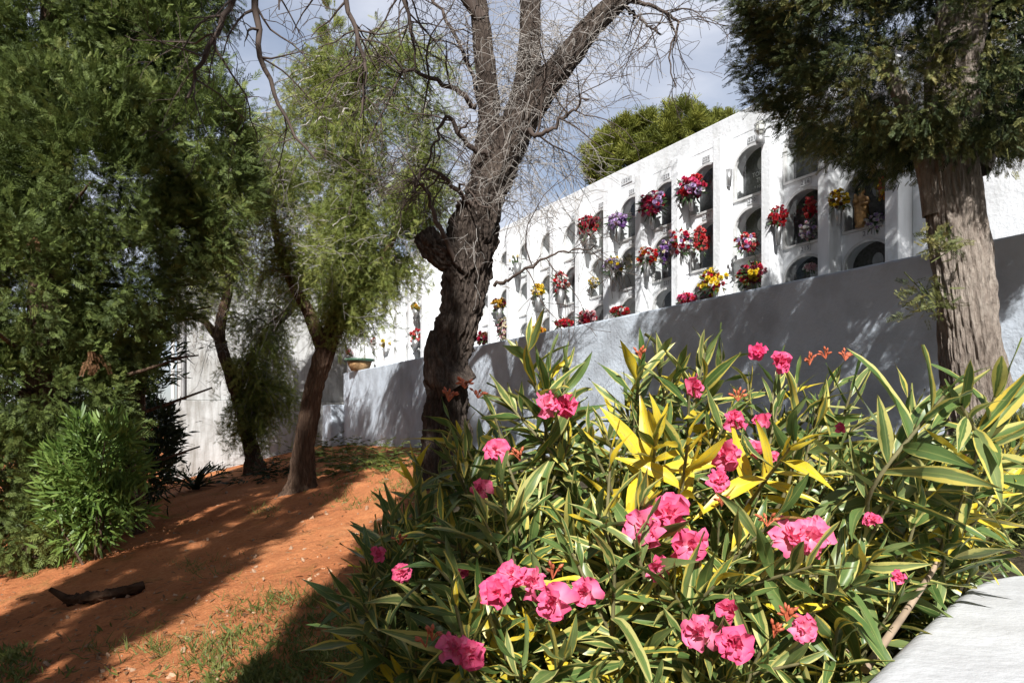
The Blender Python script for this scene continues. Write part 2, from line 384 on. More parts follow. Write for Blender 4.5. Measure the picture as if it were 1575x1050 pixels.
def blossom(seed, rings=((5, .12, 1.0), (5, .5, .8), (5, .9, .6)), ng=5, ruffle=.2, jit=.36):
    """a double flower opening along +y: rings of (petals, rise off the flat, petal length)"""
    r = R0(seed); v, f, uv = [], [], []
    for k, (np_, rise, L0) in enumerate(rings):
        for i in range(np_):
            a = 2 * math.pi * (i + .37 * k) / np_ + r.normal(0, .2); tl = math.pi / 2 - rise + r.normal(0, jit); L = L0 * r.uniform(.8, 1.15)
            rad = np.array([math.cos(a), 0, math.sin(a)]); up = np.array([0, 1., 0])
            dr = rad * math.sin(tl) + up * math.cos(tl); tn = np.cross(up, rad) + up * r.normal(0, jit); nm = np.cross(dr, tn)
            n = len(v); ph, ph2 = r.uniform(0, 6), r.uniform(0, 6)
            for jj in range(ng):
                b = jj / (ng - 1)
                w = L * (.1 + .62 * b ** .7) * (1 if b < .99 else .82)
                for ii in range(ng):
                    t = ii / (ng - 1) * 2 - 1
                    c = dr * L * (b * (1 - .14 * t * t + .06 * math.sin(t * 6 + ph2))) + tn * t * w + nm * (ruffle * L * math.sin(t * 4.2 + ph) * b * b - .12 * L * b * b + .14 * L * t * t * b)
                    v.append(c + up * .06 * k); uv.append((t, b, 0))
            f += [(n + j * ng + i2, n + j * ng + i2 + 1, n + (j + 1) * ng + i2 + 1, n + (j + 1) * ng + i2) for j in range(ng - 1) for i2 in range(ng - 1)]
    return np.array(v) * .5, np.array(f), np.array(uv)
BLOOM = [blossom(s, ((5, .12, 1.0), (6, .5, .82), (6, .9, .65)), 6, .26, .36) for s in (11, 12, 13, 14)] + [blossom(15, ((5, .2, 1.0), (6, .6, .75), (6, 1.0, .6)), 6, .26, .42), blossom(16, ((6, .35, .95), (6, .8, .75), (5, 1.2, .55)), 6, .28, .45), blossom(17, ((5, .1, 1.05), (6, .5, .85), (6, .95, .6), (3, 1.3, .45)), 6, .28, .4), blossom(18, ((4, .8, .9), (5, 1.1, .8)), 5, .25, .3)]
SMALL = blossom(21, ((6, .15, .9), (5, .8, .85), (4, 1.3, .7)), 3, .1, .15)

def frames(dirs, rng=None, nrm=None):
    d = dirs / (np.linalg.norm(dirs, axis=1)[:, None] + 1e-9)
    a = rng.normal(0, 1, d.shape) if nrm is None else nrm
    x = np.cross(d, a); x /= np.linalg.norm(x, axis=1)[:, None] + 1e-9
    z = np.cross(x, d)
    return np.stack([x, d, z], 2)
def catmull(P, n):
    P = np.asarray(P, float); P = np.vstack([2 * P[0] - P[1], P, 2 * P[-1] - P[-2]])
    out = []; k = len(P) - 3
    for q in np.linspace(0, k - 1e-6, n):
        i = int(q); t = q - i; p0, p1, p2, p3 = P[i:i + 4]
        out.append(.5 * (2 * p1 + (p2 - p0) * t + (2 * p0 - 5 * p1 + 4 * p2 - p3) * t * t + (3 * p1 - p0 - 3 * p2 + p3) * t ** 3))
    return np.array(out)
def trunk(mb, pts, rad, sides=64, rings=160, ridge=.12, lump=.15, fa=3.0, fh=1.2, seed=0.0, twist=.0):
    """a trunk with real furrows: pts/rad control points in metres"""
    P = catmull(pts, rings); Rr = np.interp(np.linspace(0, 1, rings), np.linspace(0, 1, len(rad)), rad)
    t = np.gradient(P, axis=0); t /= np.linalg.norm(t, axis=1)[:, None]
    u = np.array([1., 0, 0]); vs = np.empty((rings, sides, 3)); h = 0
    for i in range(rings):
        u = u - t[i] * u.dot(t[i]); u /= np.linalg.norm(u); w = np.cross(t[i], u)
        if i: h += np.linalg.norm(P[i] - P[i - 1])
        for j in range(sides):
            a = 2 * math.pi * j / sides
            aa = a + twist * h
            c, s = math.cos(aa), math.sin(aa)
            wob = mn.noise(Vector((c * .9 + seed, s * .9, h * 1.5)))
            rg = abs(mn.noise(Vector((c * fa + wob * .5, s * fa + seed, h * fh)))) * 2 - .55
            rg2 = abs(mn.noise(Vector((c * fa * 2.7, s * fa * 2.7 + seed, h * fh * 3)))) * 2.4 - .7
            lp = mn.noise(Vector((c * .8, s * .8 + seed * 2, h * .9)))
            r = Rr[i] * (1 + ridge * rg + ridge * .45 * rg2 + lump * lp)
            vs[i, j] = P[i] + r * (math.cos(a) * u + math.sin(a) * w)
    i, j = np.meshgrid(np.arange(rings - 1), np.arange(sides), indexing='ij'); i, j = i.ravel(), j.ravel(); j2 = (j + 1) % sides
    f = np.stack([i * sides + j, i * sides + j2, (i + 1) * sides + j2, (i + 1) * sides + j], 1)
    mb.add(vs.reshape(-1, 3), f)
    mb.add(vs[-1], [tuple(range(sides))])
    return P, Rr
def pxpath(L, Y):
    """[(px, py, width px[, dy])] -> points, radii"""
    P, Rr = [], []
    for q in L:
        y = Y + (q[3] if len(q) > 3 else 0)
        P.append(at(q[0], q[1], y)); Rr.append(q[2] * .5 * y / F)
    return np.array(P), np.array(Rr)
def grow(rng, mb, p, d, L, r, lvl, droop, tips, kids=4, wig=.16, sides=4, spread=.8, minr=.0025):
    n = max(4, int(L / .11)); step = L / n
    pts, ds = [p], [d]
    for i in range(n):
        d = d + rng.normal(0, wig, 3) + np.array([0, 0, -droop]) * (.3 + i / n); d = d / np.linalg.norm(d)
        p = p + d * step; pts.append(p); ds.append(d)
    rad = np.linspace(r, max(minr, r * .35), n + 1)
    mb.tube(pts, rad, sides if r > .006 else 3, cap=False)
    if lvl <= 0: tips.append((p, d)); return
    for k in range(kids):
        i = int(rng.uniform(.2, 1.0) * n); a = rng.normal(0, 1, 3); a -= ds[i] * a.dot(ds[i]); a /= np.linalg.norm(a)
        dd = ds[i] * rng.uniform(.5, .9) + a * spread; dd /= np.linalg.norm(dd)
        grow(rng, mb, pts[i], dd, L * rng.uniform(.4, .7), max(minr, rad[i] * .55), lvl - 1, droop * 1.15, tips, max(2, kids - 1), wig, sides, spread, minr)
    tips.append((p, d))
def crown(rng, lobes, nclump, per, clump_r, slen, up=.2, out=1.0, T=SPRAY, mb=None, shell=(.78, 1.04), noise_amp=.18, down=0.0):
    """clumps of sprays spread through the outer part of a set of ellipsoids [(centre, radii)]"""
    mb = mb or MB()
    C = np.array([l[0] for l in lobes], float); Rr = np.array([np.broadcast_to(l[1], (3,)) for l in lobes], float)
    wgt = (Rr[:, 0] * Rr[:, 1] * Rr[:, 2]) ** (2 / 3); wgt /= wgt.sum()
    got = 0; tries = 0
    while got < nclump and tries < nclump * 8:
        tries += 1
        k = rng.choice(len(lobes), p=wgt)
        d = rng.normal(0, 1, 3); d /= np.linalg.norm(d)
        c = C[k] + d * Rr[k] * rng.uniform(*shell) * (1 + noise_amp * mn.noise(Vector(d * 2.3) + Vector((k * 7., 0, 0))))
        q = ((c - C) / Rr); q = (q * q).sum(1); q[k] = 9
        if q.min() < .55: continue
        got += 1
        o = d / Rr[k]; o /= np.linalg.norm(o)
        n = int(per * rng.uniform(.7, 1.3))
        dirs = o * out + rng.normal(0, .55, (n, 3)) + np.array([0, 0, up]) - np.array([0, 0, down]) * rng.uniform(0, 1, (n, 1))
        dirs /= np.linalg.norm(dirs, axis=1)[:, None]
        pos = c + dirs * rng.uniform(-.2, .75, (n, 1)) * clump_r + rng.normal(0, .28 * clump_r, (n, 3))
        rb = np.clip(rng.uniform(.15, .75) + rng.normal(0, .2, n), 0, 1)
        mb.scatter(T, pos, frames(dirs, rng), slen * rng.uniform(.65, 1.25, n), rb)
    return mb
def px_lobe(px, py, r, Y, ry=None, dep=None):
    k = Y / F
    return (at(px, py, Y), (r * k, (dep if dep else r) * k, (ry if ry else r) * k))

# ================================================================== SETTING: ground
def build_ground():
    def axis(lo, f0, f1, hi, st):
        a = list(np.arange(f0, f1 + 1e-6, st)); s = st
        while a[-1] < hi: s *= 1.35; a.append(a[-1] + s)
        s = st
        while a[0] > lo: s *= 1.35; a.insert(0, a[0] - s)
        return np.array(a)
    xs = axis(-400, -7.5, 1.2, 400, .05); ys = axis(-300, 2.6, 12.5, 600, .05)
    V = np.empty((len(ys), len(xs), 3))
    for j, y in enumerate(ys):
        for i, x in enumerate(xs):
            z = ground(x, y)
            if -9 < x < 2 and 1.5 < y < 16:
                z += .05 * mn.noise(Vector((x * .8, y * .8, 0))) + .028 * mn.noise(Vector((x * 3.1, y * 3.1, 4))) + .034 * mn.noise(Vector((x * 7, y * 7, 2)))
            V[j, i] = (x, y, z)
    nx = len(xs)
    j, i = np.meshgrid(np.arange(len(ys) - 1), np.arange(nx - 1), indexing='ij'); j, i = j.ravel(), i.ravel()
    f = np.stack([j * nx + i, j * nx + i + 1, (j + 1) * nx + i + 1, (j + 1) * nx + i], 1)
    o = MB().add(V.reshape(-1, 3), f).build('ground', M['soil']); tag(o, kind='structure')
build_ground()

# ================================================================== niche blocks
DX, DY = -.479, .878                         # direction along the walls, away from the camera
DV = np.array([DX, DY, 0]) / math.hypot(DX, DY); NV = np.array([-DV[1], DV[0], 0])   # NV faces the path
RZ = math.atan2(-DV[1], -DV[0])
RZ = math.atan2(-DV[1], -DV[0])
X0, X1, X2 = 8.2, 6.6, 7.24                  # niche block, retaining wall, far niche block
def W(s, o, z, x0=X0): return np.array([x0, 0, z]) + DV * s + NV * o + np.array([0, 0, 0.])
def ray_on(px, py, o, x0=X0):
    u = (px - HX) / F
    A = np.array([[DV[0], -u], [DV[1], -1.]]); b = -np.array([x0 + NV[0] * o, NV[1] * o])
    s, Y = np.linalg.solve(A, b)
    return at(px, py, Y), Y, s
SILLS = [4.54, 3.74, 2.94, 2.14]
NW, NH, NSP, DEP, REC = .655, .69, .43, .17, .22
def outline(w=NW, h=NH, sp=NSP, n=14):
    p = [(-w / 2 + w * i / 6, 0) for i in range(6)] + [(w / 2, sp * i / 4) for i in range(4)]
    p += [(w / 2 * math.cos(a), sp + (h - sp) * math.sin(a)) for a in np.linspace(0, math.pi, n)]
    p += [(-w / 2, sp * (1 - i / 4)) for i in range(1, 4)]
    return np.array(p)
OUT = outline(); CEN = np.array([0, NH * .5])
def cell(mb, xa, xb, za, zb, cx, cz, b):
    """wall face (local x, z at depth b) from xa..xb, za..zb with an arched hole"""
    o = OUT + (cx, cz); c = CEN + (cx, cz); pr = []; side = []
    for p in o:
        d = p - c; k = []
        for (e, ax, sd) in ((xa, 0, 0), (xb, 0, 1), (za, 1, 2), (zb, 1, 3)):
            if abs(d[ax]) > 1e-9 and (e - c[ax]) / d[ax] > 0: k.append(((e - c[ax]) / d[ax], sd))
        t, sd = min(k); pr.append(c + d * t); side.append(sd)
    n = len(o); v = [(p[0], b, p[1]) for p in o] + [(p[0], b, p[1]) for p in pr]; f = []
    cor = {(2, 1): (xb, za), (1, 3): (xb, zb), (3, 0): (xa, zb), (0, 2): (xa, za)}
    for i in range(n):
        j = (i + 1) % n; q = [i, n + i]
        if side[i] != side[j] and (side[i], side[j]) in cor:
            q.append(len(v)); x, z = cor[(side[i], side[j])]; v.append((x, b, z))
        q += [n + j, j]; f.append(tuple(q))
    mb.add(v, f)
def niche_meshes():
    n = len(OUT); idx = [(i, (i + 1) % n) for i in range(n)]
    jm = MB(); v = [(x, 0, z) for x, z in OUT] + [(x, DEP + .03, z) for x, z in OUT]
    jm.add(v, [(i, j, n + j, n + i) for i, j in idx])
    fr = MB(); inn = (OUT - CEN) * (.9, .91) + CEN
    lo = [(OUT, .0), (OUT, -.022), (inn, -.022), (inn, .02)]
    v = [(x, b, z) for L, b in lo for x, z in L]
    fr.add(v, [(k * n + i, (k + 1) * n + i, (k + 1) * n + j, k * n + j) for k in range(3) for i, j in idx])
    gl = MB().add([(x, .012, z) for x, z in inn], [tuple(range(n))])
    ts = MB().add([(x, DEP, z) for x, z in OUT], [tuple(range(n))])
    # a raised oval and a ledge on the stone
    ts.add([(.07 * math.cos(a), DEP - .012, .47 + .09 * math.sin(a)) for a in np.linspace(0, 2 * math.pi, 14, endpoint=False)], [tuple(range(14))], mi=1)
    ts.box(-.28, .28, DEP - .09, DEP - .002, .002, .03, mi=1)
    return jm, fr, gl, ts
def text_mesh(body, size):
    cu = bpy.data.curves.new('lettering', 'FONT'); cu.body = body; cu.size = size; cu.align_x = 'CENTER'; cu.align_y = 'CENTER'; cu.resolution_u = 2
    ob = bpy.data.objects.new('lettering', cu); COL.objects.link(ob)
    dg = bpy.context.evaluated_depsgraph_get(); me = bpy.data.meshes.new_from_object(ob.evaluated_get(dg))
    V = np.array([v.co[:] for v in me.vertices]); Fc = [tuple(p.vertices) for p in me.polygons]
    bpy.data.objects.remove(ob); bpy.data.meshes.remove(me); bpy.data.curves.remove(cu)
    return V, Fc
DIG = {c: text_mesh(c, .075) for c in '0123456789'}
def number_plate(num):
    mb = MB().box(-.075, .075, -.012, -.001, .715, .795)
    for k, c in enumerate(str(num)):
        V, Fc = DIG[c]
        mb.add([((k - 1) * .045 + x, -.0145, .755 + y) for x, y, _ in V], Fc, mi=1)
    return mb
def link(name, me, parent, loc=(0, 0, 0)):
    o = bpy.data.objects.new(name, me); COL.objects.link(o); o.parent = parent; o.location = loc; return o
def niche_block(name, label, x0, s_edges, s_near, s_far, top, pil, first, near_wall, seed, depth=2.6):
    rng = R0(seed)
    smid = (s_near + s_far) / 2
    base = W(smid, 0, 1.95, x0)
    root = thing(name, label, 'niche block', base, rz=RZ)
    lx = lambda s: smid - s                  # local x, + towards the camera end
    zb, zt = 0.0, 5.41 - 1.95
    H = top - 1.95
    mb = MB()
    # top band flush with the pillars, roof and back
    x_lo, x_hi = lx(s_far), lx(s_near)
    mb.box(x_lo, x_hi, REC, depth, zt, H)
    wall = mb
    for i, s in enumerate(s_edges):
        a = lx(s); wall.box(a, a + pil, 0, REC + .3, zb, zt - .001)
    cells = []
    for i in range(len(s_edges) - 1):
        xa, xb = lx(s_edges[i + 1]) + pil, lx(s_edges[i])
        zs = [zt + .001] + [sl - 1.95 - .05 for sl in SILLS[:3]] + [zb]
        for r, sl in enumerate(SILLS):
            cx = (xa + xb) / 2; cz = sl - 1.95
            cell(wall, xa, xb, zs[r + 1], zs[r], cx, cz, REC); cells.append((i, r, cx, cz))
    if near_wall: wall.box(lx(s_edges[0]) + pil + .0, x_hi, REC + .012, depth - .02, zb, zt - .001)
    wall.box(x_lo, x_hi if not near_wall else lx(s_edges[0]) + pil, depth - .2, depth - .01, zb, zt - .001)
    wall.box(x_lo, x_lo + .15, REC + .01, depth - .02, zb, zt - .001); wall.box(x_hi - .15, x_hi, (REC if near_wall else 0) + .014, depth - .02, zb, zt - .001)
    w = wall.build('wall', M['white'], root, smooth=False)
    bv = w.modifiers.new('edge', 'BEVEL'); bv.width = .012; bv.segments = 2; bv.limit_method = 'ANGLE'
    jm, fr, gl, ts = niche_meshes()
    proto = None; meshes = {}
    for i, r, cx, cz in cells:
        if proto is None:
            nb = jm.build('niche', M['jamb'], root); a = fr.build('frame', M['alu'], nb, smooth=False); g = gl.build('glass', M['glass'], nb)
            meshes = {'niche': nb.data, 'frame': a.data, 'glass': g.data}
            for k in ('dark', 'grey', 'pale'):
                o = ts.build('tombstone', [M['stone_' + k], M['stone_grey' if k != 'grey' else 'stone_pale']], nb, smooth=False); meshes[k] = o.data; bpy.data.objects.remove(o)
            proto = nb
        else:
            nb = link('niche', meshes['niche'], root)
            link('frame', meshes['frame'], nb); link('glass', meshes['glass'], nb)
        nb.location = (cx, REC, cz)
        k = 'dark' if i < 5 else rng.choice(['dark', 'grey', 'pale'], p=[.3, .45, .25])
        if (i, r) in ((6, 0), (5, 1)): k = 'pale'
        link('tombstone', meshes[k], nb)
        pl = number_plate(first + i * 4 + (3 - r)).build('number_plate', [M['plate'], M['ink']], nb, base=(0, 0, 0), smooth=False)
    return root, smid, base
S_EDGE = [8.95 + .842 * k for k in range(14)]
blk, SMID, BB = niche_block('niche_block', 'long white wall of arched burial niches with flowers, behind the retaining wall', X0, S_EDGE, 2.5, 19.98, 5.74, .155, 210, True, 3)
S2 = [19.5 + .842 * k for k in range(8)]
blk2, SMID2, BB2 = niche_block('niche_block', 'farther white niche block set forward, seen between the two leaning trunks', X2, S2, 19.35, 25.55, 5.76, .13, 262, False, 4)

def letter_on(root, sm, s, z, rows, size):
    """raised lettering on a tombstone (part of the niche block)"""
    mb = MB()
    for k, t in enumerate(rows):
        V, Fc = text_mesh(t, size[k])
        mb.add([(sm - s + x, REC + DEP - .016, z - 1.95 - k * .085 + y) for x, y, _ in V], Fc)
    return mb.build('inscription', M['letter'], root, base=(0, 0, 0), smooth=False)
sc_ = (S_EDGE[2] + S_EDGE[3] - .155) / 2
letter_on(blk, SMID, sc_ , 4.54 + .34, ['TORRES', 'TUR', '* 10-8-09', '+ 11-3-96'], [.085, .085, .06, .06])
# wide row plaque on the top band
pl = MB().box(-.14, .14, -.014, -.001, -.05, .05)
for k, c in enumerate('224'):
    V, Fc = DIG[c]; pl.add([((k - 1) * .06 + x, -.017, y) for x, y, _ in V], Fc, mi=1)
pr = pl.build('row_plaque', [M['plate'], M['ink']], blk, base=(0, 0, 0), smooth=False)
_, _, s_ = ray_on(965, 274, -REC); pr.location = (SMID - s_, REC, at(965, 274, s_ * DV[1])[2] - 1.95)

# caged wall lamp on the pillar
p, Y, s_ = ray_on(1169, 197, .06)
lr = thing('wall_lamp', 'small caged bulkhead lamp on the pillar beside the top niche', 'lamp', p)
g_ = MB(); g_.lathe(p + (0, 0, -.09), [(.0, 0), (.035, .01), (.055, .05), (.058, .12), (.04, .17), (.0, .185)], 14, cap=False); g_.build('lamp_glass', M['lampglass'], lr)
c_ = MB()
for a in np.linspace(0, 2 * math.pi, 6, endpoint=False):
    c_.tube([p + (.0662 * math.cos(a) * k, .0662 * math.sin(a) * k, z) for k, z in ((.3, -.11), (.9, -.06), (1, .02), (.9, .07), (.3, .11))], .005, 5)
for z in (-.03, .04): c_.tube([p + (.068 * math.cos(a), .068 * math.sin(a), z) for a in np.linspace(0, 2 * math.pi, 15)], .005, 5)
c_.build('cage', M['grey_metal'], lr)
MB().lathe(p + (0, 0, -.2), [(.0, 0), (.045, .0), (.06, .05), (.05, .1), (.03, .105)], 12).build('housing', M['grey_metal'], lr)
MB().tube([p + (0, 0, -.16), p - NV * .06 + (0, 0, -.16)], .03, 8).build('bracket', M['grey_metal'], lr)

# ================================================================== retaining wall, walkway, end wall
def slab(mb, s0, s1, o0, o1, z0, z1, x0):
    v = [W(s, o, z, x0) for z in (z0, z1) for o in (o0, o1) for s in (s0, s1)]
    return mb.add(v, [(0, 1, 3, 2), (4, 6, 7, 5), (0, 4, 5, 1), (2, 3, 7, 6), (0, 2, 6, 4), (1, 5, 7, 3)])
def bevel(o, w=.02, seg=3):
    b = o.modifiers.new('edge', 'BEVEL'); b.width = w; b.segments = seg; b.limit_method = 'ANGLE'; return o
S_RE = 1150 * X1 / (DV[1] * 368)
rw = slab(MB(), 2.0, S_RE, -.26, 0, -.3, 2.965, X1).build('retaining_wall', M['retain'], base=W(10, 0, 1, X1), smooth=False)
bevel(rw, .03); tag(rw, 'long white rendered retaining wall with tree shadows, behind the oleander', 'wall')
o = slab(MB(), 2.0, 25.5, -1.45, -.26, 0, 1.95, X1).build('walkway', M['pave'], smooth=False); tag(o, kind='structure')
# wall across the far end, with a plinth and a battered foot
E0 = W(25.55, 0, 0, X2)
def ew(t, o, z): return E0 + NV * t + DV * o + np.array([0, 0, z])
ewr = thing('end_wall', 'tall stained white wall, greyed for shade, closing the far end, behind the left pepper tree', 'wall', ew(2.3, 0, 0))
def wbox(t0, t1, o0, o1, z0, z1, flare=0.0):
    v = [ew(t + (flare if (z == z0 and t == t1) else 0), o - (flare * .5 if (z == z0 and o == o0) else 0), z) for z in (z0, z1) for o in (o0, o1) for t in (t0, t1)]
    return MB().add(v, [(0, 2, 3, 1), (4, 5, 7, 6), (0, 1, 5, 4), (2, 6, 7, 3), (0, 4, 6, 2), (1, 3, 7, 5)])
bevel(wbox(-.3, 4.6, 0, .35, 2.22, 5.6).build('upper_wall', M['endw'], ewr, smooth=False))
bevel(wbox(-.3, 4.68, -.1, .45, -.6, 2.215, .35).build('plinth', M['endw'], ewr, smooth=False))
MB().tube([ew(4.48, -.06, 2.25), ew(4.48, -.06, 5.4)], .055, 10).build('drainpipe', M['grey_metal'], ewr)
MB().tube([ew(4.72, .1, 2.25), ew(4.72, .1, 5.3)], .05, 8).build('downspout', M['stone_pale'], ewr)
lw = slab(MB(), S_RE + .02, S_RE + .9, -.4, .35, -.3, 2.1, X1).build('low_pier', M['retain'], base=W(S_RE + .4, 0, .9, X1), smooth=False)
bevel(lw, .03); tag(lw, 'low white masonry pier at the far end of the retaining wall', 'pier')

# foreground parapet
def parapet():
    P = [(.3, .86), (.58, 1.29), (.81, 1.57), (1.04, 1.84), (1.24, 2.07), (1.36, 2.18), (1.47, 2.24), (1.6, 2.27), (1.9, 2.27), (2.6, 2.2), (2.9, 1.3), (1.3, .35), (.5, .45)]
    n = len(P); z = 1.15
    mb = MB(); v = [(x, y, -.3) for x, y in P] + [(x, y, z) for x, y in P]
    mb.add(v, [(i, n + i, n + (i + 1) % n, (i + 1) % n) for i in range(n)] + [tuple(range(n, 2 * n))[::-1]])
    o = mb.build('parapet_wall', M['parapet'], base=(1.5, 1.5, .4), smooth=False)
    import bmesh
    bm = bmesh.new(); bm.from_mesh(o.data); bmesh.ops.recalc_face_normals(bm, faces=bm.faces); bm.to_mesh(o.data); bm.free()
    b = bevel(o, .05, 5); o.modifiers['edge'].angle_limit = math.radians(50)
    for pg in o.data.polygons: pg.use_smooth = True
    tag(o, 'bright white rounded low wall in the near right corner', 'low wall')
parapet()

# terracotta bowl on the retaining wall
p, Y, s_ = ray_on(553, 572, -.1, X1); p[2] = 2.965
k = Y / F
tp = thing('planter', 'earthen bowl with a green rim standing on the retaining wall', 'planter', p)
MB().lathe(p, [(.0, .0), (13 * k, 0), (17 * k, 8 * k), (19 * k, 14 * k), (17 * k, 14 * k), (15 * k, 10 * k)], 20, cap=False).build('bowl', M['terracotta'], tp)
MB().lathe(p, [(19 * k, 14 * k), (23 * k, 15 * k), (23 * k, 18 * k), (17 * k, 18 * k), (15 * k, 12 * k), (0, 12 * k)], 20, cap=False).build('rim', M['greenglaze'], tp)

# ================================================================== bouquets on the niches
PAL = dict(red=(.62, .02, .03), crimson=(.5, .015, .06), pink=(.78, .1, .25), white=(.82, .8, .76), purple=(.35, .16, .5), lilac=(.58, .42, .68), yellow=(.82, .6, .03),
           gold=(.65, .36, .02), orange=(.8, .28, .02), salmon=(.75, .14, .13), wine=(.13, .012, .025), cream=(.8, .72, .5), brown=(.16, .06, .025), blush=(.8, .5, .52))
def bouquet(label, px, py, w, h, cols, vase=None, o=-.08, x0=X0, leaf=.8, n=None, seed=0, bl=None, kind='bouquet', green=None, spike=False):
    """w, h: size of the flower mass in photo pixels; vase: drop of the vase foot below the centre, in pixels"""
    rng = R0(1000 + seed)
    c, Y, s = ray_on(px, py, o, x0); k = Y / F; wr, hr = w * .5 * k, h * .5 * k
    foot = c - np.array([0, 0, (vase if vase else h * .55) * k])
    root = thing(kind, label, 'flowers', foot, 'cut flowers on the niches')
    ax = -DV
    n = n or int(60 + w * .9)
    d = rng.normal(0, 1, (n, 3)); d /= np.linalg.norm(d, axis=1)[:, None]; d[:, 1] *= 1
    off = d * rng.uniform(.45, 1, (n, 1)) ** .8
    dep = min(wr, .15)
    pos = c + off[:, :1] * wr * ax + off[:, 1:2] * dep * NV + off[:, 2:3] * hr * np.array([0, 0, 1])
    nrm = off[:, :1] * ax + (np.abs(off[:, 1:2]) + .5) * NV + (off[:, 2:3] + .25) * np.array([0, 0, 1])
    cs = np.array([PAL[x] for x in cols]); cc = cs[rng.integers(0, len(cs), n)] * rng.uniform(.75, 1.15, (n, 1))
    size = (bl * k if bl else np.clip(w * .19, 5.5, 8.5) * k) * rng.uniform(.75, 1.25, n)
    MB().scatter(SMALL, pos, frames(nrm + rng.normal(0, .3, (n, 3)), rng), size, rng.uniform(0, 1, n), col=np.clip(cc, 0, 1)).build('flowers', M['petals'], root)
    m = int(n * leaf * .6)
    d = rng.normal(0, 1, (m, 3)); d /= np.linalg.norm(d, axis=1)[:, None]
    lp = c + d[:, :1] * wr * .7 * ax + d[:, 1:2] * dep * .7 * NV + (d[:, 2:3] * hr * .8 - hr * .25) * np.array([0, 0, 1])
    lm = MB().scatter(LANCE, lp, frames(d[:, :1] * ax + d[:, 1:2] * NV + (d[:, 2:3] - .15) * np.array([0, 0, 1]), rng), np.clip(w * .28, 7, 13) * k * rng.uniform(.6, 1.3, m), rng.uniform(0, 1, m))
    st = foot + np.array([0, 0, .1 * k])
    for q in range(7):
        lm.tube([foot + np.array([0, 0, 6 * k]), c + (pos[q % n] - c) * .8], 1.1 * k, 4, cap=False)
    lm.build('leaves', M['bleaf'], root)
    if vase:
        hv = max(vase - h * .32, vase * .45) * k
        MB().lathe(foot, [(.0, 0), (3.0 * k, 0), (4.6 * k, hv * .5), (6.6 * k, hv), (6.0 * k, hv), (4 * k, hv * .5), (0, hv * .3)], 12, cap=False).build('vase', M['tin'], root)
    return root
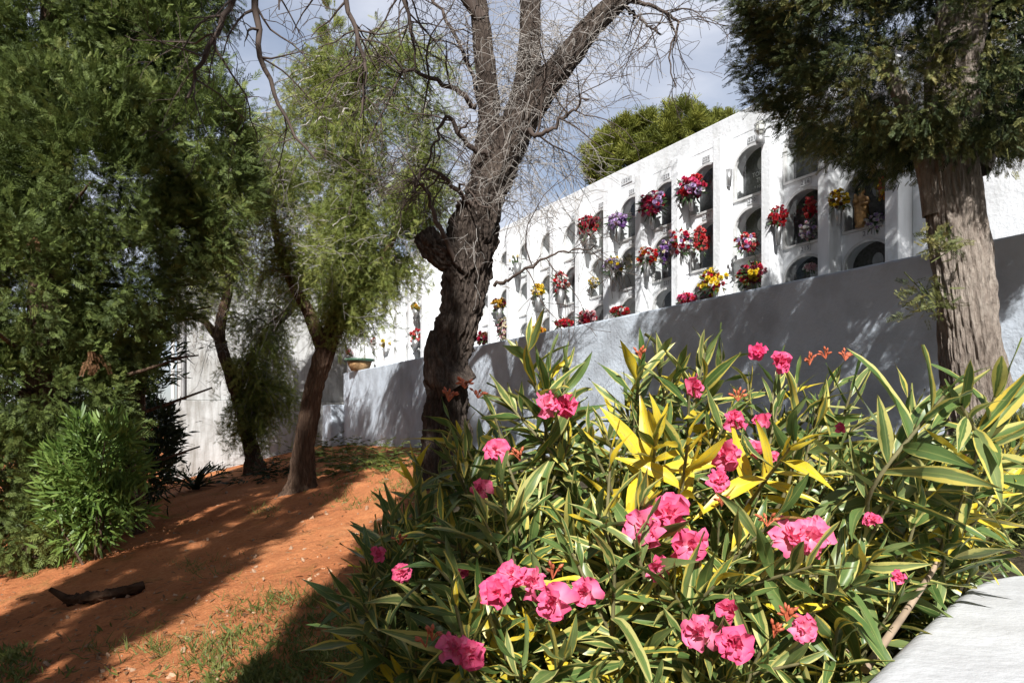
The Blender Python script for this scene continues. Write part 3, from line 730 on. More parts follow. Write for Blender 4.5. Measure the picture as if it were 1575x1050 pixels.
BQ = [
 # label, px, py, w, h, colours, vase, offset, x0
 ('golden yellow flowers in a tin vase left of the gilded figurine', 1290, 307, 30, 34, ['yellow', 'gold', 'yellow', 'brown'], 40, -.02),
 ('red, orange and yellow flowers at the right edge of the figurine niche', 1357, 288, 16, 44, ['orange', 'red', 'yellow', 'wine'], None, -.08),
 ('white blossoms heaped beside the gilded figurine', 1346, 340, 30, 24, ['white', 'white', 'lilac'], None, -.2),
 ('round ball of red flowers in a tin vase beside the shaded niche', 1197, 333, 28, 34, ['red', 'crimson', 'red'], 44, -.04),
 ('red carnations inside the shaded niche, right of the red ball', 1246, 320, 18, 36, ['red', 'salmon', 'crimson'], None, -.19),
 ('pale dusty white flowers lying low in the shaded niche', 1243, 354, 28, 26, ['white', 'lilac', 'blush'], None, -.19),
 ('wide bunch of red, white and violet blooms left of the empty vase niche', 1063, 288, 54, 34, ['pink', 'red', 'white', 'lilac', 'crimson'], 36, -.05),
 ('leafy bunch of pink, white and purple blooms, second wide bunch of the top row', 1003, 314, 52, 38, ['crimson', 'pink', 'white', 'lilac', 'crimson'], 38, -.05),
 ('lilac and pink posy in a slim tin vase on the top row', 950, 340, 36, 24, ['lilac', 'purple', 'blush', 'lilac'], 32, -.05),
 ('dark red bunch with trailing leaves on the top row', 905, 346, 36, 34, ['wine', 'crimson', 'red'], 44, -.05),
 ('pink, white and red basket inside the glazed niche of the second row', 1149, 373, 36, 30, ['pink', 'salmon', 'white', 'red', 'lilac'], None, -.1),
 ('mixed red, white and mauve spray in a tall tin vase, second row', 1045, 370, 40, 42, ['white', 'red', 'blush', 'crimson', 'lilac'], 48, -.05),
 ('salmon red carnations leaning across the open second row niche', 1077, 370, 26, 44, ['salmon', 'salmon', 'red'], None, -.1),
 ('red roses with a few peach ones in a tapering vase, second row', 995, 394, 34, 30, ['red', 'red', 'orange', 'white'], 40, -.05),
 ('thin mauve and cream flowers beside the red and peach roses', 1021, 388, 14, 38, ['lilac', 'cream', 'purple'], None, -.1),
 ('yellow and white daisies with a touch of blue in a wide vase, second row', 944, 408, 34, 26, ['yellow', 'white', 'white', 'lilac'], 40, -.05),
 ('small white flowers at the right of the yellow and white daisies', 966, 402, 12, 24, ['white', 'cream'], None, -.1),
 ('tiny white and yellow posy standing in a glazed niche', 913, 434, 14, 14, ['white', 'yellow'], None, -.16),
 ('round red and white bunch in a tin vase, second row behind twigs', 862, 434, 30, 36, ['red', 'white', 'red', 'blush'], 40, -.05),
 ('yellow green tuft in a narrow vase, second row', 828, 447, 20, 22, ['yellow', 'cream', 'gold'], 34, -.05),
 ('dark burgundy and yellow arrangement on the wall by the shaded pillar', 1158, 420, 58, 30, ['wine', 'crimson', 'yellow', 'wine', 'gold'], None, -.02),
 ('spread of yellow lilies with red roses above the retaining wall', 1097, 434, 52, 42, ['yellow', 'yellow', 'red', 'white', 'yellow', 'crimson'], None, -.02),
 ('low row of pink blooms at the left end of the yellow lilies', 1057, 459, 32, 14, ['pink', 'pink', 'red'], None, -.02),
 ('small white blossoms in the lowest shaded niche', 1247, 411, 22, 10, ['white', 'blush'], None, -.1),
 ('flat spread of bright red flowers just above the retaining wall', 953, 479, 32, 14, ['red', 'salmon', 'white', 'red'], None, -.02),
 ('dark red roses with a tall green leaf just above the retaining wall', 903, 488, 34, 22, ['crimson', 'wine', 'red', 'blush'], None, -.02),
 ('few small red blooms in the lowest row, behind twigs', 868, 497, 34, 10, ['red', 'crimson'], None, -.05),
 ('orange and yellow marigolds just above the retaining wall', 826, 509, 28, 12, ['orange', 'yellow', 'gold'], None, -.02),
 ('dusky greenish flowers in the lowest row near the big trunk', 775, 505, 26, 34, ['blush', 'wine', 'cream'], None, -.02),
 ('dark red leaves and blooms right beside the big trunk', 742, 520, 24, 20, ['wine', 'crimson', 'brown'], None, -.02),
 ('green plant in a vase on the top row, crossed by a bare twig', 796, 398, 26, 22, ['cream'], 30, -.05),
 ('brown dried bunch in a dark vase near the big trunk', 768, 468, 22, 20, ['brown', 'gold', 'wine'], 26, -.05),
]
for i, b in enumerate(BQ):
    bouquet(*b, seed=i, leaf=1.9 if 'green plant' in b[0] else .9, n=6 if 'green plant' in b[0] else None)
BQ2 = [('yellow flowers in a small vase, upper bunch on the far block', 640, 472, 18, 10, ['yellow', 'gold', 'brown'], 18, -.03, X2),
 ('pink and red posy below the yellow one on the far block', 639, 516, 18, 22, ['red', 'salmon', 'white'], 22, -.03, X2),
 ('bright yellow and white chrysanthemums on the far block', 594, 530, 22, 18, ['yellow', 'yellow', 'white'], 20, -.03, X2),
 ('pale pink posy left of the yellow chrysanthemums', 577, 526, 16, 20, ['blush', 'white', 'salmon'], 20, -.03, X2),
 ('faded red flowers above the earthen bowl', 536, 543, 12, 10, ['salmon', 'blush'], 10, -.03, X2)]
for i, b in enumerate(BQ2): bouquet(*b, seed=50 + i, n=16, bl=6)
# empty tin vase on the glazed top niche
p, Y, s_ = ray_on(1121, 287, -.12); k = Y / F
ev = MB().lathe(p, [(.0, 0), (3.5 * k, 0), (5.5 * k, 26 * k), (4.8 * k, 26 * k), (3 * k, 4 * k), (0, 4 * k)], 12, cap=False).build('vase', M['tin'], base=p)
tag(ev, 'empty tin vase fixed to the left of the top niche with the inscription', 'vase')
# gilded figurine
p, Y, s_ = ray_on(1325, 350, -.19); k = Y / F
fg = thing('figurine', 'gilded robed figurine standing in the niche among white blossoms', 'figurine', p)
mb = MB(); sd = 28
prof = [(0, 0), (9, .0), (9.5, 3), (8, 6), (9.5, 12), (10.5, 22), (10, 32), (8.5, 38), (9.5, 43), (8, 47), (3.6, 49.5), (3.4, 51), (5, 53.5), (5.2, 57), (3.6, 60.5), (0, 61.5)]
v = []
for r, z in prof:
    for j in range(sd):
        a = 2 * math.pi * j / sd; rr = r * (1 + (.12 * math.sin(a * 7 + z * .12) if 4 < z < 40 else 0))
        v.append(p + np.array([rr * math.cos(a) * k, rr * .8 * math.sin(a) * k, z * k]))
mb.add(v, [(i * sd + j, i * sd + (j + 1) % sd, (i + 1) * sd + (j + 1) % sd, (i + 1) * sd + j) for i in range(len(prof) - 1) for j in range(sd)])
for sg in (-1, 1):
    sh = p + ax_ * sg * 8 * k + np.array([0, 0, 44 * k]) if (ax_ := -DV) is not None else None
    mb.tube(catmull([sh, sh + ax_ * sg * 3.5 * k + np.array([0, 0, -8 * k]), sh - ax_ * sg * 3 * k + NV * 8 * k + np.array([0, 0, -9 * k])], 8), np.linspace(3.2, 2.2, 8) * k, 8)
mb.build('robed_body', M['gold'], fg)
q = p - ax_ * 3 * k + NV * 10 * k + np.array([0, 0, 36 * k])
MB().lathe(q, [(0, 0), (4, 1), (4.4, 5), (2.2, 9), (2.8, 11), (2.4, 14), (0, 15.4)], 14, cap=False).V and None
cb = MB(); cb.lathe(q, [(0, 0), (4 * k, 1 * k), (4.4 * k, 5 * k), (2.2 * k, 9 * k), (2.8 * k, 11 * k), (2.4 * k, 14 * k), (0, 15.4 * k)], 14, cap=False); cb.build('held_child', M['gold'], fg)

# ================================================================== big bare tree
def big_tree():
    rng = R0(7); Y = 8.5
    base = at(690, 760, Y); base[2] = ground(base[0], Y)
    root = thing('bare_tree', 'big furrowed grey trunk with bare drooping twigs, centre of the photo', 'tree', base)
    mb = MB()
    L, r = pxpath([(688, 800, 92), (686, 700, 76), (686, 620, 64), (690, 545, 62), (706, 490, 66), (716, 430, 72), (727, 370, 76), (739, 320, 72)], Y)
    trunk(mb, L, r, 200, 460, .2, .24, 5.5, 3.4, 1.3, .25)
    L, r = pxpath([(724, 380, 70), (745, 300, 62), (752, 200, 40), (749, 120, 34), (740, 40, 32), (728, -60, 26), (715, -170, 20)], Y + .05)
    lp, lr_ = trunk(mb, L, r * .85, 80, 240, .16, .18, 4.2, 2.6, 5.1, .3)
    L, r = pxpath([(728, 370, 70), (752, 290, 66), (790, 205, 62), (832, 140, 52), (872, 88, 44), (908, 42, 38), (955, -4, 34), (1010, -60, 28), (1060, -140, 20)], Y - .05)
    rp, rr_ = trunk(mb, L, r * .88, 90, 300, .17, .2, 4.8, 2.6, 9.7, .3)
    L, r = pxpath([(782, 222, 40), (802, 150, 38), (812, 95, 34), (815, 20, 30), (818, -90, 22)], Y + .15)
    mp, mr_ = trunk(mb, L, r, 64, 180, .16, .18, 4, 2.6, 13.7, .3)
    L, r = pxpath([(722, 425, 60), (700, 402, 50), (676, 388, 42), (660, 374, 38), (650, 360, 34)], Y - .1)
    trunk(mb, L, r, 90, 110, .3, .3, 3.5, 4, 21.7)
    L, r = pxpath([(700, 600, 70), (676, 560, 50), (668, 530, 30), (668, 508, 12)], Y - .1)
    trunk(mb, L, r, 40, 60, .25, .3, 2.4, 2.5, 31.7)
    mb.build('trunk', M['bark_grey'], root)
    # secondary limbs that run out of the top of the frame and hang back into it
    tw = MB(); tips = []
    sec = [[(740, 30, 20, 0), (660, -90, 18, -.3), (560, -140, 16, -.7), (460, -110, 14, -1.0), (398, -30, 12, -1.1), (396, 60, 9, -1.1), (412, 120, 7, -1.1), (440, 180, 5, -1.1), (486, 250, 3, -1.1)],
           [(560, -140, 10, -.7), (520, -60, 9, -.8), (545, 40, 7, -.8), (562, 110, 5, -.8), (556, 180, 3, -.8)],
           [(460, -110, 10, -1.0), (400, -70, 9, -1.2), (350, 20, 9, -1.2), (312, 90, 7, -1.2), (290, 150, 4, -1.2)],
           [(660, -90, 9, -.3), (610, -60, 8, -.4), (632, 40, 5, -.4), (640, 110, 3, -.4)],
           [(732, 165, 9, 0), (700, 138, 8, -.1), (660, 120, 7, -.2), (622, 110, 5, -.2), (600, 150, 3, -.2), (560, 230, 2, -.2)],
           [(742, 330, 9, -.2), (710, 300, 8, -.3), (680, 270, 6, -.4), (650, 262, 4, -.4), (636, 300, 2.5, -.4)],
           [(752, 240, 9, -.2), (716, 220, 8, -.3), (690, 180, 6, -.4), (672, 210, 4, -.4), (655, 260, 2.5, -.4)],
           [(950, 0, 8, 0), (990, 5, 6, 0), (1020, 18, 5, 0), (1042, 36, 4, 0), (1031, 80, 3, 0), (1036, 132, 2, 0)],
           [(960, 10, 6, .1), (985, 30, 5, .1), (1018, 55, 3, .1)],
           [(760, 440, 6, -.4), (790, 425, 5, -.6), (830, 402, 4, -.8), (872, 385, 3, -.9), (915, 384, 2, -1.0)],
           [(800, 200, 9, -.3), (836, 206, 7, -.5), (868, 180, 5, -.6), (905, 150, 3, -.7)],
           [(700, 400, 8, -.3), (668, 330, 7, -.5), (655, 290, 4, -.6), (628, 280, 3, -.6)],
           [(762, 250, 8, .2), (720, 100, 6, .5), (680, 20, 5, .6), (640, -30, 4, .6)]]
    for q in sec:
        P, r = pxpath(q, Y); P = catmull(P, 26); r = np.interp(np.linspace(0, 1, 26), np.linspace(0, 1, len(r)), r)
        P = P + np.array([[mn.noise(Vector((i * .5, k, q[0][0]))) * .05 for k in (0, 5, 9)] for i in range(26)])
        tw.tube(P, np.maximum(r, .004), 6, cap=False)
        dense = 13 if q[0][1] < 0 or q[-1][0] < 500 else 9
        for j in range(dense):
            i = rng.integers(6, 25); d = P[min(i + 1, 25)] - P[i - 1]; d /= np.linalg.norm(d)
            a = rng.normal(0, 1, 3); a -= d * a.dot(d); a /= np.linalg.norm(a)
            grow(rng, tw, P[i], d * .5 + a * .8, rng.uniform(.45, 1.1), max(.005, r[i] * .5), 2, .09, tips, 3, .2, 4, .8, .003)
    tw.build('drooping_branches', M['twigd'], root)
    # pale fine twigs sprouting all over the trunk and limbs
    ft = MB(); tips = []
    for P, r, n, lo in ((rp, rr_, 260, .1), (lp, lr_, 120, .15), (mp, mr_, 90, .1)):
        for _ in range(n):
            i = int(rng.uniform(lo, .97) * len(P)); a = rng.normal(0, 1, 3); a[2] *= .4; a /= np.linalg.norm(a)
            grow(rng, ft, P[i] + a * r[i] * .8, a + np.array([0, 0, .25]), rng.uniform(.3, .85), .0055, 1, .16, tips, 3, .24, 3, .8, .0026)
    P, _ = pxpath([(745, 300, 1), (730, 370, 1), (735, 420, 1)], Y)
    for _ in range(40):
        p = P[rng.integers(0, 3)] + rng.normal(0, .12, 3); a = rng.normal(0, 1, 3); a[1] = -abs(a[1]); a /= np.linalg.norm(a)
        grow(rng, ft, p + a * .15, a, rng.uniform(.2, .6), .005, 1, .2, tips, 2, .24, 3, .8, .0026)
    # hanging curtain of twigs right of the trunk
    for _ in range(100):
        px, py = rng.uniform(765, 900), rng.uniform(100, 330)
        p = at(px, py, Y + rng.uniform(-.5, .5)); a = np.array([rng.normal(.2, .5), rng.normal(0, .4), -.5])
        grow(rng, ft, p, a / np.linalg.norm(a), rng.uniform(.4, 1.0), .0045, 1, .1, tips, 3, .22, 3, .7, .0024)
    ft.build('fine_twigs', M['twig'], root)
big_tree()

# ================================================================== pepper trees
def pepper(name_label, Y, trunks, lobes, ncl, per, slen, leaf, seed, smin, bark_sides, base_px, bare=0):
    rng = R0(seed)
    base = at(*base_px, Y); base[2] = ground(base[0], Y)
    root = thing('pepper_tree', name_label, 'tree', base)
    mb = MB(); paths = []
    for k, t in enumerate(trunks):
        L, r = pxpath(t, Y)
        if k == 0: L[0, 2] = base[2] - .15; r[0] *= 1.6; r[1] *= 1.12
        P, rr = trunk(mb, L, r * .6, bark_sides * 2, 200, .2, .24, 4, 2, seed + k * 3.3, .3); paths.append(P)
    mb.build('trunk', M['bark_pep'], root)
    allP = np.concatenate([p[len(p) // 3:] for p in paths])
    br = MB(); sd_ = MB(); gt = MB(); pos, dirs, rn = [], [], []
    wg = np.array([l[4] if len(l) > 4 else 1. for l in lobes]); wg /= wg.sum()
    for c in range(ncl):
        l = lobes[rng.choice(len(lobes), p=wg)]
        d = rng.normal(0, 1, 3); d /= np.linalg.norm(d); rad = rng.uniform(.25, 1.0) ** .6
        cen = at(l[0] + d[0] * l[2] * rad, l[1] + d[2] * l[3] * rad, Y + d[1] * l[2] * Y / F * .9 * rad)
        j = np.argmin(np.linalg.norm((allP - cen) * (1, 1, 1.6), axis=1)); a = allP[j]
        mid = (a + cen) / 2 + np.array([0, 0, .25 * np.linalg.norm(cen - a)])
        P = catmull([a, mid, cen], 14); P += rng.normal(0, .02, P.shape)
        br.tube(P, np.linspace(.03, .006, 14), 5, cap=False)
        rb = rng.uniform(.1, .8)
        for q in range(int(per * rng.uniform(.6, 1.4))):
            i = rng.integers(6, 14); p = P[i] + rng.normal(0, .06, 3); dd = rng.normal(0, .8, 3); dd[2] = rng.uniform(-.3, .4); dd /= np.linalg.norm(dd)
            Ls = rng.uniform(.3, 1.0) * slen; n = max(4, int(Ls / .075)); pts = [p]
            for m in range(n):
                dd = dd + np.array([0, 0, -.3]) + rng.normal(0, .2, 3); dd /= np.linalg.norm(dd); p = p + dd * Ls / n; pts.append(p)
                if p[2] < smin: break
                if q >= bare:
                    for w in range(2):
                        lf = dd * .45 + rng.normal(0, .7, 3); pos.append(p); dirs.append(lf); rn.append(rb + rng.normal(0, .2))
            (sd_ if q >= bare else br).tube(pts, np.linspace(.004, .002, len(pts)) if q >= bare else np.linspace(.006, .003, len(pts)), 3, cap=False, rnd=.4)
    br.build('branches', M['twig'], root); sd_.build('hanging_shoots', M['pep'], root)
    pos, dirs = np.array(pos), np.array(dirs)
    MB().scatter(PINN, pos, frames(dirs, rng), leaf * rng.uniform(.6, 1.3, len(pos)), np.clip(rn, 0, 1)).build('foliage', M['pep'], root)
    for _ in range(110):
        P = paths[rng.integers(0, len(paths))]; p = P[rng.integers(len(P) // 2, len(P))]; a = rng.normal(0, 1, 3); a[2] = a[2] * .5 + .4; a /= np.linalg.norm(a)
        grow(rng, gt, p, a, rng.uniform(.6, 1.5), .009, 2, .13, [], 3, .22, 3, .8, .003)
    gt.build('bare_twigs', M['twig'], root)
    return root
pepper('leaning pepper tree with hanging light green foliage, right of the two slim trunks', 11.2,
       [[(462, 790, 82), (464, 745, 66), (468, 680, 50), (480, 610, 46), (497, 550, 46), (516, 500, 42), (545, 420, 32), (556, 320, 24), (550, 220, 16), (545, 120, 10)],
        [(500, 545, 34), (474, 480, 30), (448, 430, 26), (425, 360, 18), (415, 280, 10)], [(520, 490, 26), (570, 430, 20), (620, 330, 14), (650, 220, 8)]],
       [(540, 190, 130, 140, 2.4), (480, 300, 80, 110, 1.3), (600, 260, 90, 120, 1.5), (545, 380, 80, 70, 1.4), (500, 420, 55, 50, .7), (570, 430, 45, 35, .6), (660, 130, 60, 90, .7), (640, 60, 90, 60, .8), (440, 380, 40, 60, .6), (650, 300, 50, 110, 1.0), (430, 230, 50, 110, .8), (480, 130, 70, 80, .8), (600, 425, 42, 50, .9), (560, 465, 42, 34, .9), (640, 390, 30, 60, .6), (515, 470, 40, 34, .6)],
       210, 15, .75, .12, 21, .95, 44, (462, 760))
pepper('slender forked pepper tree in front of the greyed end wall', 16.6,
       [[(394, 745, 44), (389, 700, 36), (374, 640, 32), (354, 575, 30), (338, 515, 28), (350, 445, 22), (348, 380, 18), (342, 280, 12)],
        [(362, 600, 28), (392, 545, 25), (424, 497, 23), (452, 468, 18), (475, 400, 10)], [(344, 530, 20), (312, 492, 16), (286, 480, 9)]],
       [(360, 330, 70, 110, 1), (420, 420, 60, 60, 1), (440, 240, 60, 110, .9), (410, 560, 45, 60, .8), (440, 620, 40, 40, .8), (390, 640, 40, 50, .8), (330, 440, 30, 40, .4), (310, 380, 45, 80, .8), (400, 500, 40, 50, .6)],
       150, 15, .95, .15, 22, .9, 36, (394, 735), bare=3)

# ================================================================== conifers
def conifer_left():
    rng = R0(31); Y = 9.6
    base = np.array([-6.0, Y, ground(-6.0, Y)])
    root = thing('conifer', 'huge dark green conifer with flat sprays filling the left edge', 'tree', base)
    lob = [px_lobe(110, 90, 150, Y), px_lobe(20, 0, 170, Y), px_lobe(235, 90, 88, Y - .2), px_lobe(300, 235, 82, Y - .1, 100), px_lobe(140, 280, 170, Y - .3), px_lobe(30, 420, 160, Y - .5),
           px_lobe(190, 420, 115, Y - .2, 100), px_lobe(60, 590, 130, Y - .3), px_lobe(250, 420, 62, Y - .1), px_lobe(10, 730, 110, Y - .3, 100), px_lobe(150, -120, 200, Y), px_lobe(90, 720, 50, Y - .5, 90),
           px_lobe(-120, 300, 200, Y), px_lobe(170, 520, 70, Y, 60), px_lobe(335, 300, 52, Y - .2, 70), px_lobe(320, 180, 50, Y - .2), px_lobe(285, 360, 60, Y - .3), px_lobe(110, 640, 70, Y - .4, 90), px_lobe(30, 810, 60, Y - .4), px_lobe(100, 800, 45, Y - .5)]
    mb = crown(rng, lob, 2000, 40, .2, .115, up=.25, down=.4, T=SPRAY, shell=(.82, 1.04))
    mb.build('foliage', M['cypd'], root)
    ti = crown(rng, lob, 1500, 26, .34, .2, T=SPRAY, shell=(.4, .8), noise_amp=0)
    o = ti.build('inner_foliage', M['cypd'], root)
    mb = MB(); L = np.array([base - (0, 0, .2), base + (0, 0, 2), base + (.1, 0, 5), base + (.1, 0, 9)])
    trunk(mb, L, [.3, .26, .2, .08], 32, 60, .12, .1, 2.5, 1, 3)
    for k in range(26):
        z = rng.uniform(1, 7); a = rng.uniform(0, 6.28); d = np.array([math.cos(a), math.sin(a), rng.uniform(-.3, .3)])
        p = base + np.array([0, 0, z]); mb.tube(catmull([p, p + d * 1.0, p + d * 2.0 + (0, 0, .2)], 8), np.linspace(.05, .012, 8), 5)
    mb.build('trunk', M['bark_pep'], root)
    # hanging dead tufts
    bm = MB()
    for (px, py, n, L) in ((145, 570, 16, .17), (57, 385, 7, .15)):
        c = at(px, py - 20, Y - 1.35); d = rng.normal(0, .32, (n, 3)); d[:, 2] = -1
        bm.scatter(SPRAYF, c + rng.normal(0, .06 if n > 10 else .015, (n, 3)), frames(d, rng), L * rng.uniform(.7, 1.1, n), rng.uniform(0, 1, n))
    bm.build('dead_fronds', M['brown'], root)
conifer_left()

def cypress_right():
    rng = R0(41); Y = 4.6
    base = at(1505, 760, Y); base[2] = ground(base[0], Y)
    root = thing('cypress', 'cypress with a thick fibrous sunlit trunk and low dark crown at right', 'tree', base)
    mb = MB()
    L, r = pxpath([(1530, 860, 150), (1524, 740, 132), (1510, 660, 122), (1500, 580, 112), (1490, 500, 104), (1480, 420, 100), (1470, 340, 96), (1462, 260, 94), (1462, 180, 92), (1468, 80, 86)], Y)
    L[0, 2] = base[2] - .2
    r = r * .8
    L = np.vstack([L, [L[-1] + (.25, .05, 1.2)], [L[-1] + (.7, .1, 3.0)]]); r = np.append(r, [.14, .06])
    trunk(mb, L, r, 220, 520, .12, .22, 6, 2.4, 2.2, .15)
    for q in ([(1440, 330, 40), (1425, 250, 34), (1400, 180, 26), (1360, 100, 18)], [(1500, 260, 46), (1530, 190, 36), (1560, 120, 24)], [(1440, 250, 44), (1446, 170, 40), (1450, 90, 30)]):
        P, rr = pxpath(q, Y); trunk(mb, P, rr, 40, 60, .12, .12, 3, 1.2, q[0][0] * .1)
    mb.build('trunk', M['bark_cyp'], root)
    lob = [((2.42, 4.55, 4.05), (.85, .95, .82)), ((2.75, 4.45, 3.8), (.66, .8, .62)), ((2.25, 4.55, 3.75), (.42, .6, .45)), ((2.2, 4.5, 4.6), (.82, .9, .9)), ((3.2, 4.7, 5.4), (1.1, 1.05, 1.3)), ((3.75, 4.75, 7.4), (.5, .5, 1.7)), ((3.55, 4.6, 4.25), (.6, .8, .72)),
           ((2.55, 4.6, 5.6), (1.1, 1.1, 1.2)), ((3.3, 4.0, 4.25), (.6, .5, .5)), ((2.7, 4.05, 4.35), (.6, .5, .55)), ((2.95, 4.1, 4.0), (.4, .4, .35)), ((3.0, 4.0, 4.6), (.5, .4, .5)), ((3.75, 5.0, 3.85), (.45, .5, .4)), ((2.05, 4.6, 4.25), (.5, .6, .5))]
    crown(rng, lob, 2100, 46, .12, .068, up=.3, T=SPRAYF, down=.25, shell=(.84, 1.05), noise_amp=.2).build('foliage', M['cyp'], root)
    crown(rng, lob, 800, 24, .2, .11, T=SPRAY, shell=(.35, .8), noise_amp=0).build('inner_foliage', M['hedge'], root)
    for (px, py, n, sp, dy) in ((1447, 372, 60, .055, -.3), (1425, 462, 85, .07, -.12)):
        c = at(px, py, Y + dy); d = rng.normal(0, 1, (n, 3)); d[:, 2] += .3
        sb = MB().scatter(SPRAYF, c + rng.normal(0, sp, (n, 3)), frames(d, rng), .1 * rng.uniform(.6, 1.2, n), rng.uniform(.3, 1, n))
        for _ in range(6): sb.tube([c + np.array([.12, .1, -.02]), c + rng.normal(0, sp, 3)], .004, 4)
        sb.build('sprout', M['cyp'], root)
cypress_right()

def pine_far():
    rng = R0(51); Y = 24.
    base = np.array([4.6, Y, 1.12])
    root = thing('pine_tree', 'sunlit yellowish green pine crown rising behind the niche wall', 'tree', base)
    lob = [px_lobe(940, 240, 34, Y, 28), px_lobe(968, 218, 36, Y, 30), px_lobe(1005, 215, 48, Y, 34), px_lobe(1050, 200, 44, Y, 34), px_lobe(1085, 192, 26, Y, 20), px_lobe(1040, 240, 60, Y, 40), px_lobe(985, 262, 60, Y, 36), px_lobe(1056, 178, 26, Y, 16),
           px_lobe(928, 262, 24, Y, 18), px_lobe(1110, 225, 60, Y, 34)]
    crown(rng, lob, 260, 26, .26, .24, up=.5, T=NEEDLE, shell=(.65, .95), noise_amp=.4).build('foliage', M['pine'], root)
    mb = MB(); P = [base, base + (0, 0, 4), at(1030, 290, Y), at(1020, 220, Y)]
    mb.tube(catmull(P, 14), np.linspace(.25, .08, 14), 10)
    for q in ((950, 235), (1085, 200), (985, 225), (1050, 190)): mb.tube(catmull([P[2], (P[2] + at(*q, Y)) / 2 + (0, 0, -.1), at(*q, Y)], 8), np.linspace(.1, .03, 8), 6)
    mb.build('trunk', M['bark_pep'], root)
pine_far()

def spire(label, base, h, rad, seed, ncl, mat, T=SPRAY, slen=.5, group=None, cr=.35, per=22):
    rng = R0(seed)
    root = thing('cypress', label, 'tree', base, group)
    base = np.asarray(base, float)
    n = 9; lob = []
    for i in range(n):
        t = (i + .3) / n; r = rad * (math.sin(math.pi * min(1, .15 + t * .84)) ** .6) * rng.uniform(.9, 1.08)
        lob.append((base + np.array([0, 0, .4 + t * (h - .6)]), (r, r, h / n * .95)))
    crown(rng, lob, ncl, per, cr, slen, up=.9, T=T, shell=(.6, 1.03)).build('foliage', mat, root)
    mb = MB().tube([base - (0, 0, .2), base + (0, 0, h * .5), base + (0, 0, h * .92)], [rad * .25, rad * .16, .03], 10); mb.build('trunk', M['bark_cyp'], root)
    return root
b = at(512, 400, 29.); b[2] = .9
spire('thin pointed cypress in the distance above the pepper foliage', b, at(512, 25, 29.)[2] - .9, .62, 61, 210, M['pep'], slen=.45)

def copy_tree(o, parent=None):
    c = o.copy(); COL.objects.link(c)
    if parent is not None: c.parent = parent
    for ch in list(o.children): copy_tree(ch, c)
    return c
# cypress row on the path behind the viewpoint; it throws the long shadow bands over the soil
GL = 'slim dark cypress in the row behind the viewpoint'
def rowtree(Xp, rad, h, y=-3.0, proto=None):
    x = Xp + .03 * y
    b = np.array([x, y, ground(x, y)])
    return b
b0 = rowtree(-3.06, .62, 15)
row0 = spire(GL, b0, 15.0, .5, 71, 620, M['cypd'], T=SPRAY, slen=.26, group='cypresses behind the viewpoint', per=26, cr=.17)
for Xp, sc in ((-1.12, (.6, .6, 1.0)), (-.37, (.42, .42, .56)), (-4.22, (.98, .98, 1.0)), (-7.6, (1.1, 1.1, 1.0))):
    c = copy_tree(row0); b = rowtree(Xp, 0, 0); c.location = b; c.scale = sc; c.rotation_euler = (0, 0, Xp * 2)

# ================================================================== shrubs and small plants
def shrub(name, label, cat, lobes, Y, ncl, per, cr, ll, mat, seed, T=LANCE, stems=5, group=None, base_px=None, up=.35):
    rng = R0(seed)
    lb = [px_lobe(l[0], l[1], l[2], Y + (l[3] if len(l) > 3 else 0)) for l in lobes]
    c = lb[0][0]; base = np.array([c[0], c[1], ground(c[0], c[1])])
    root = thing(name, label, cat, base, group)
    crown(rng, lb, ncl, per, cr, ll, up=up, T=T, shell=(.45, 1.05), noise_amp=.3).build('foliage', mat, root)
    mb = MB()
    for i in range(stems):
        l = lb[i % len(lb)]; e = l[0] + rng.normal(0, .4, 3) * l[1]; s = base + np.array([rng.normal(0, .12), rng.normal(0, .12), -.05])
        mb.tube(catmull([s, (s + e) / 2 + rng.normal(0, .1, 3), e], 8), np.linspace(.016, .005, 8), 5)
    mb.build('stems', M['bark_pep'], root)
    return root
shrub('shrub', 'green narrow leaved shrub, leaves lightened as if sunlit, at the foot of the left conifer', 'shrub', [(150, 690, 46), (175, 720, 42), (120, 720, 40), (185, 680, 26), (150, 750, 38), (105, 765, 34), (140, 800, 36), (185, 775, 30), (105, 815, 30)], 8.5, 300, 13, .16, .15, M['shrub_sunlit'], 81)
shrub('shrub', 'dark dense shrub under the left conifer beside the soil bank', 'shrub', [(90, 770, 62), (140, 770, 48), (40, 790, 60), (180, 770, 34), (225, 735, 34), (236, 692, 26), (212, 660, 36), (240, 650, 18)], 11.0, 420, 16, .2, .15, M['hedge'], 82)
shrub('hedge', 'shadowy hedge behind the left conifer', 'hedge', [(150, 640, 90), (200, 560, 60), (232, 665, 34), (80, 620, 110), (215, 600, 40), (10, 600, 120), (228, 720, 26), (246, 690, 22), (244, 650, 18), (240, 735, 18), (200, 720, 50), (140, 740, 60)], 14.5, 620, 22, .3, .2, M['hedge'], 83)
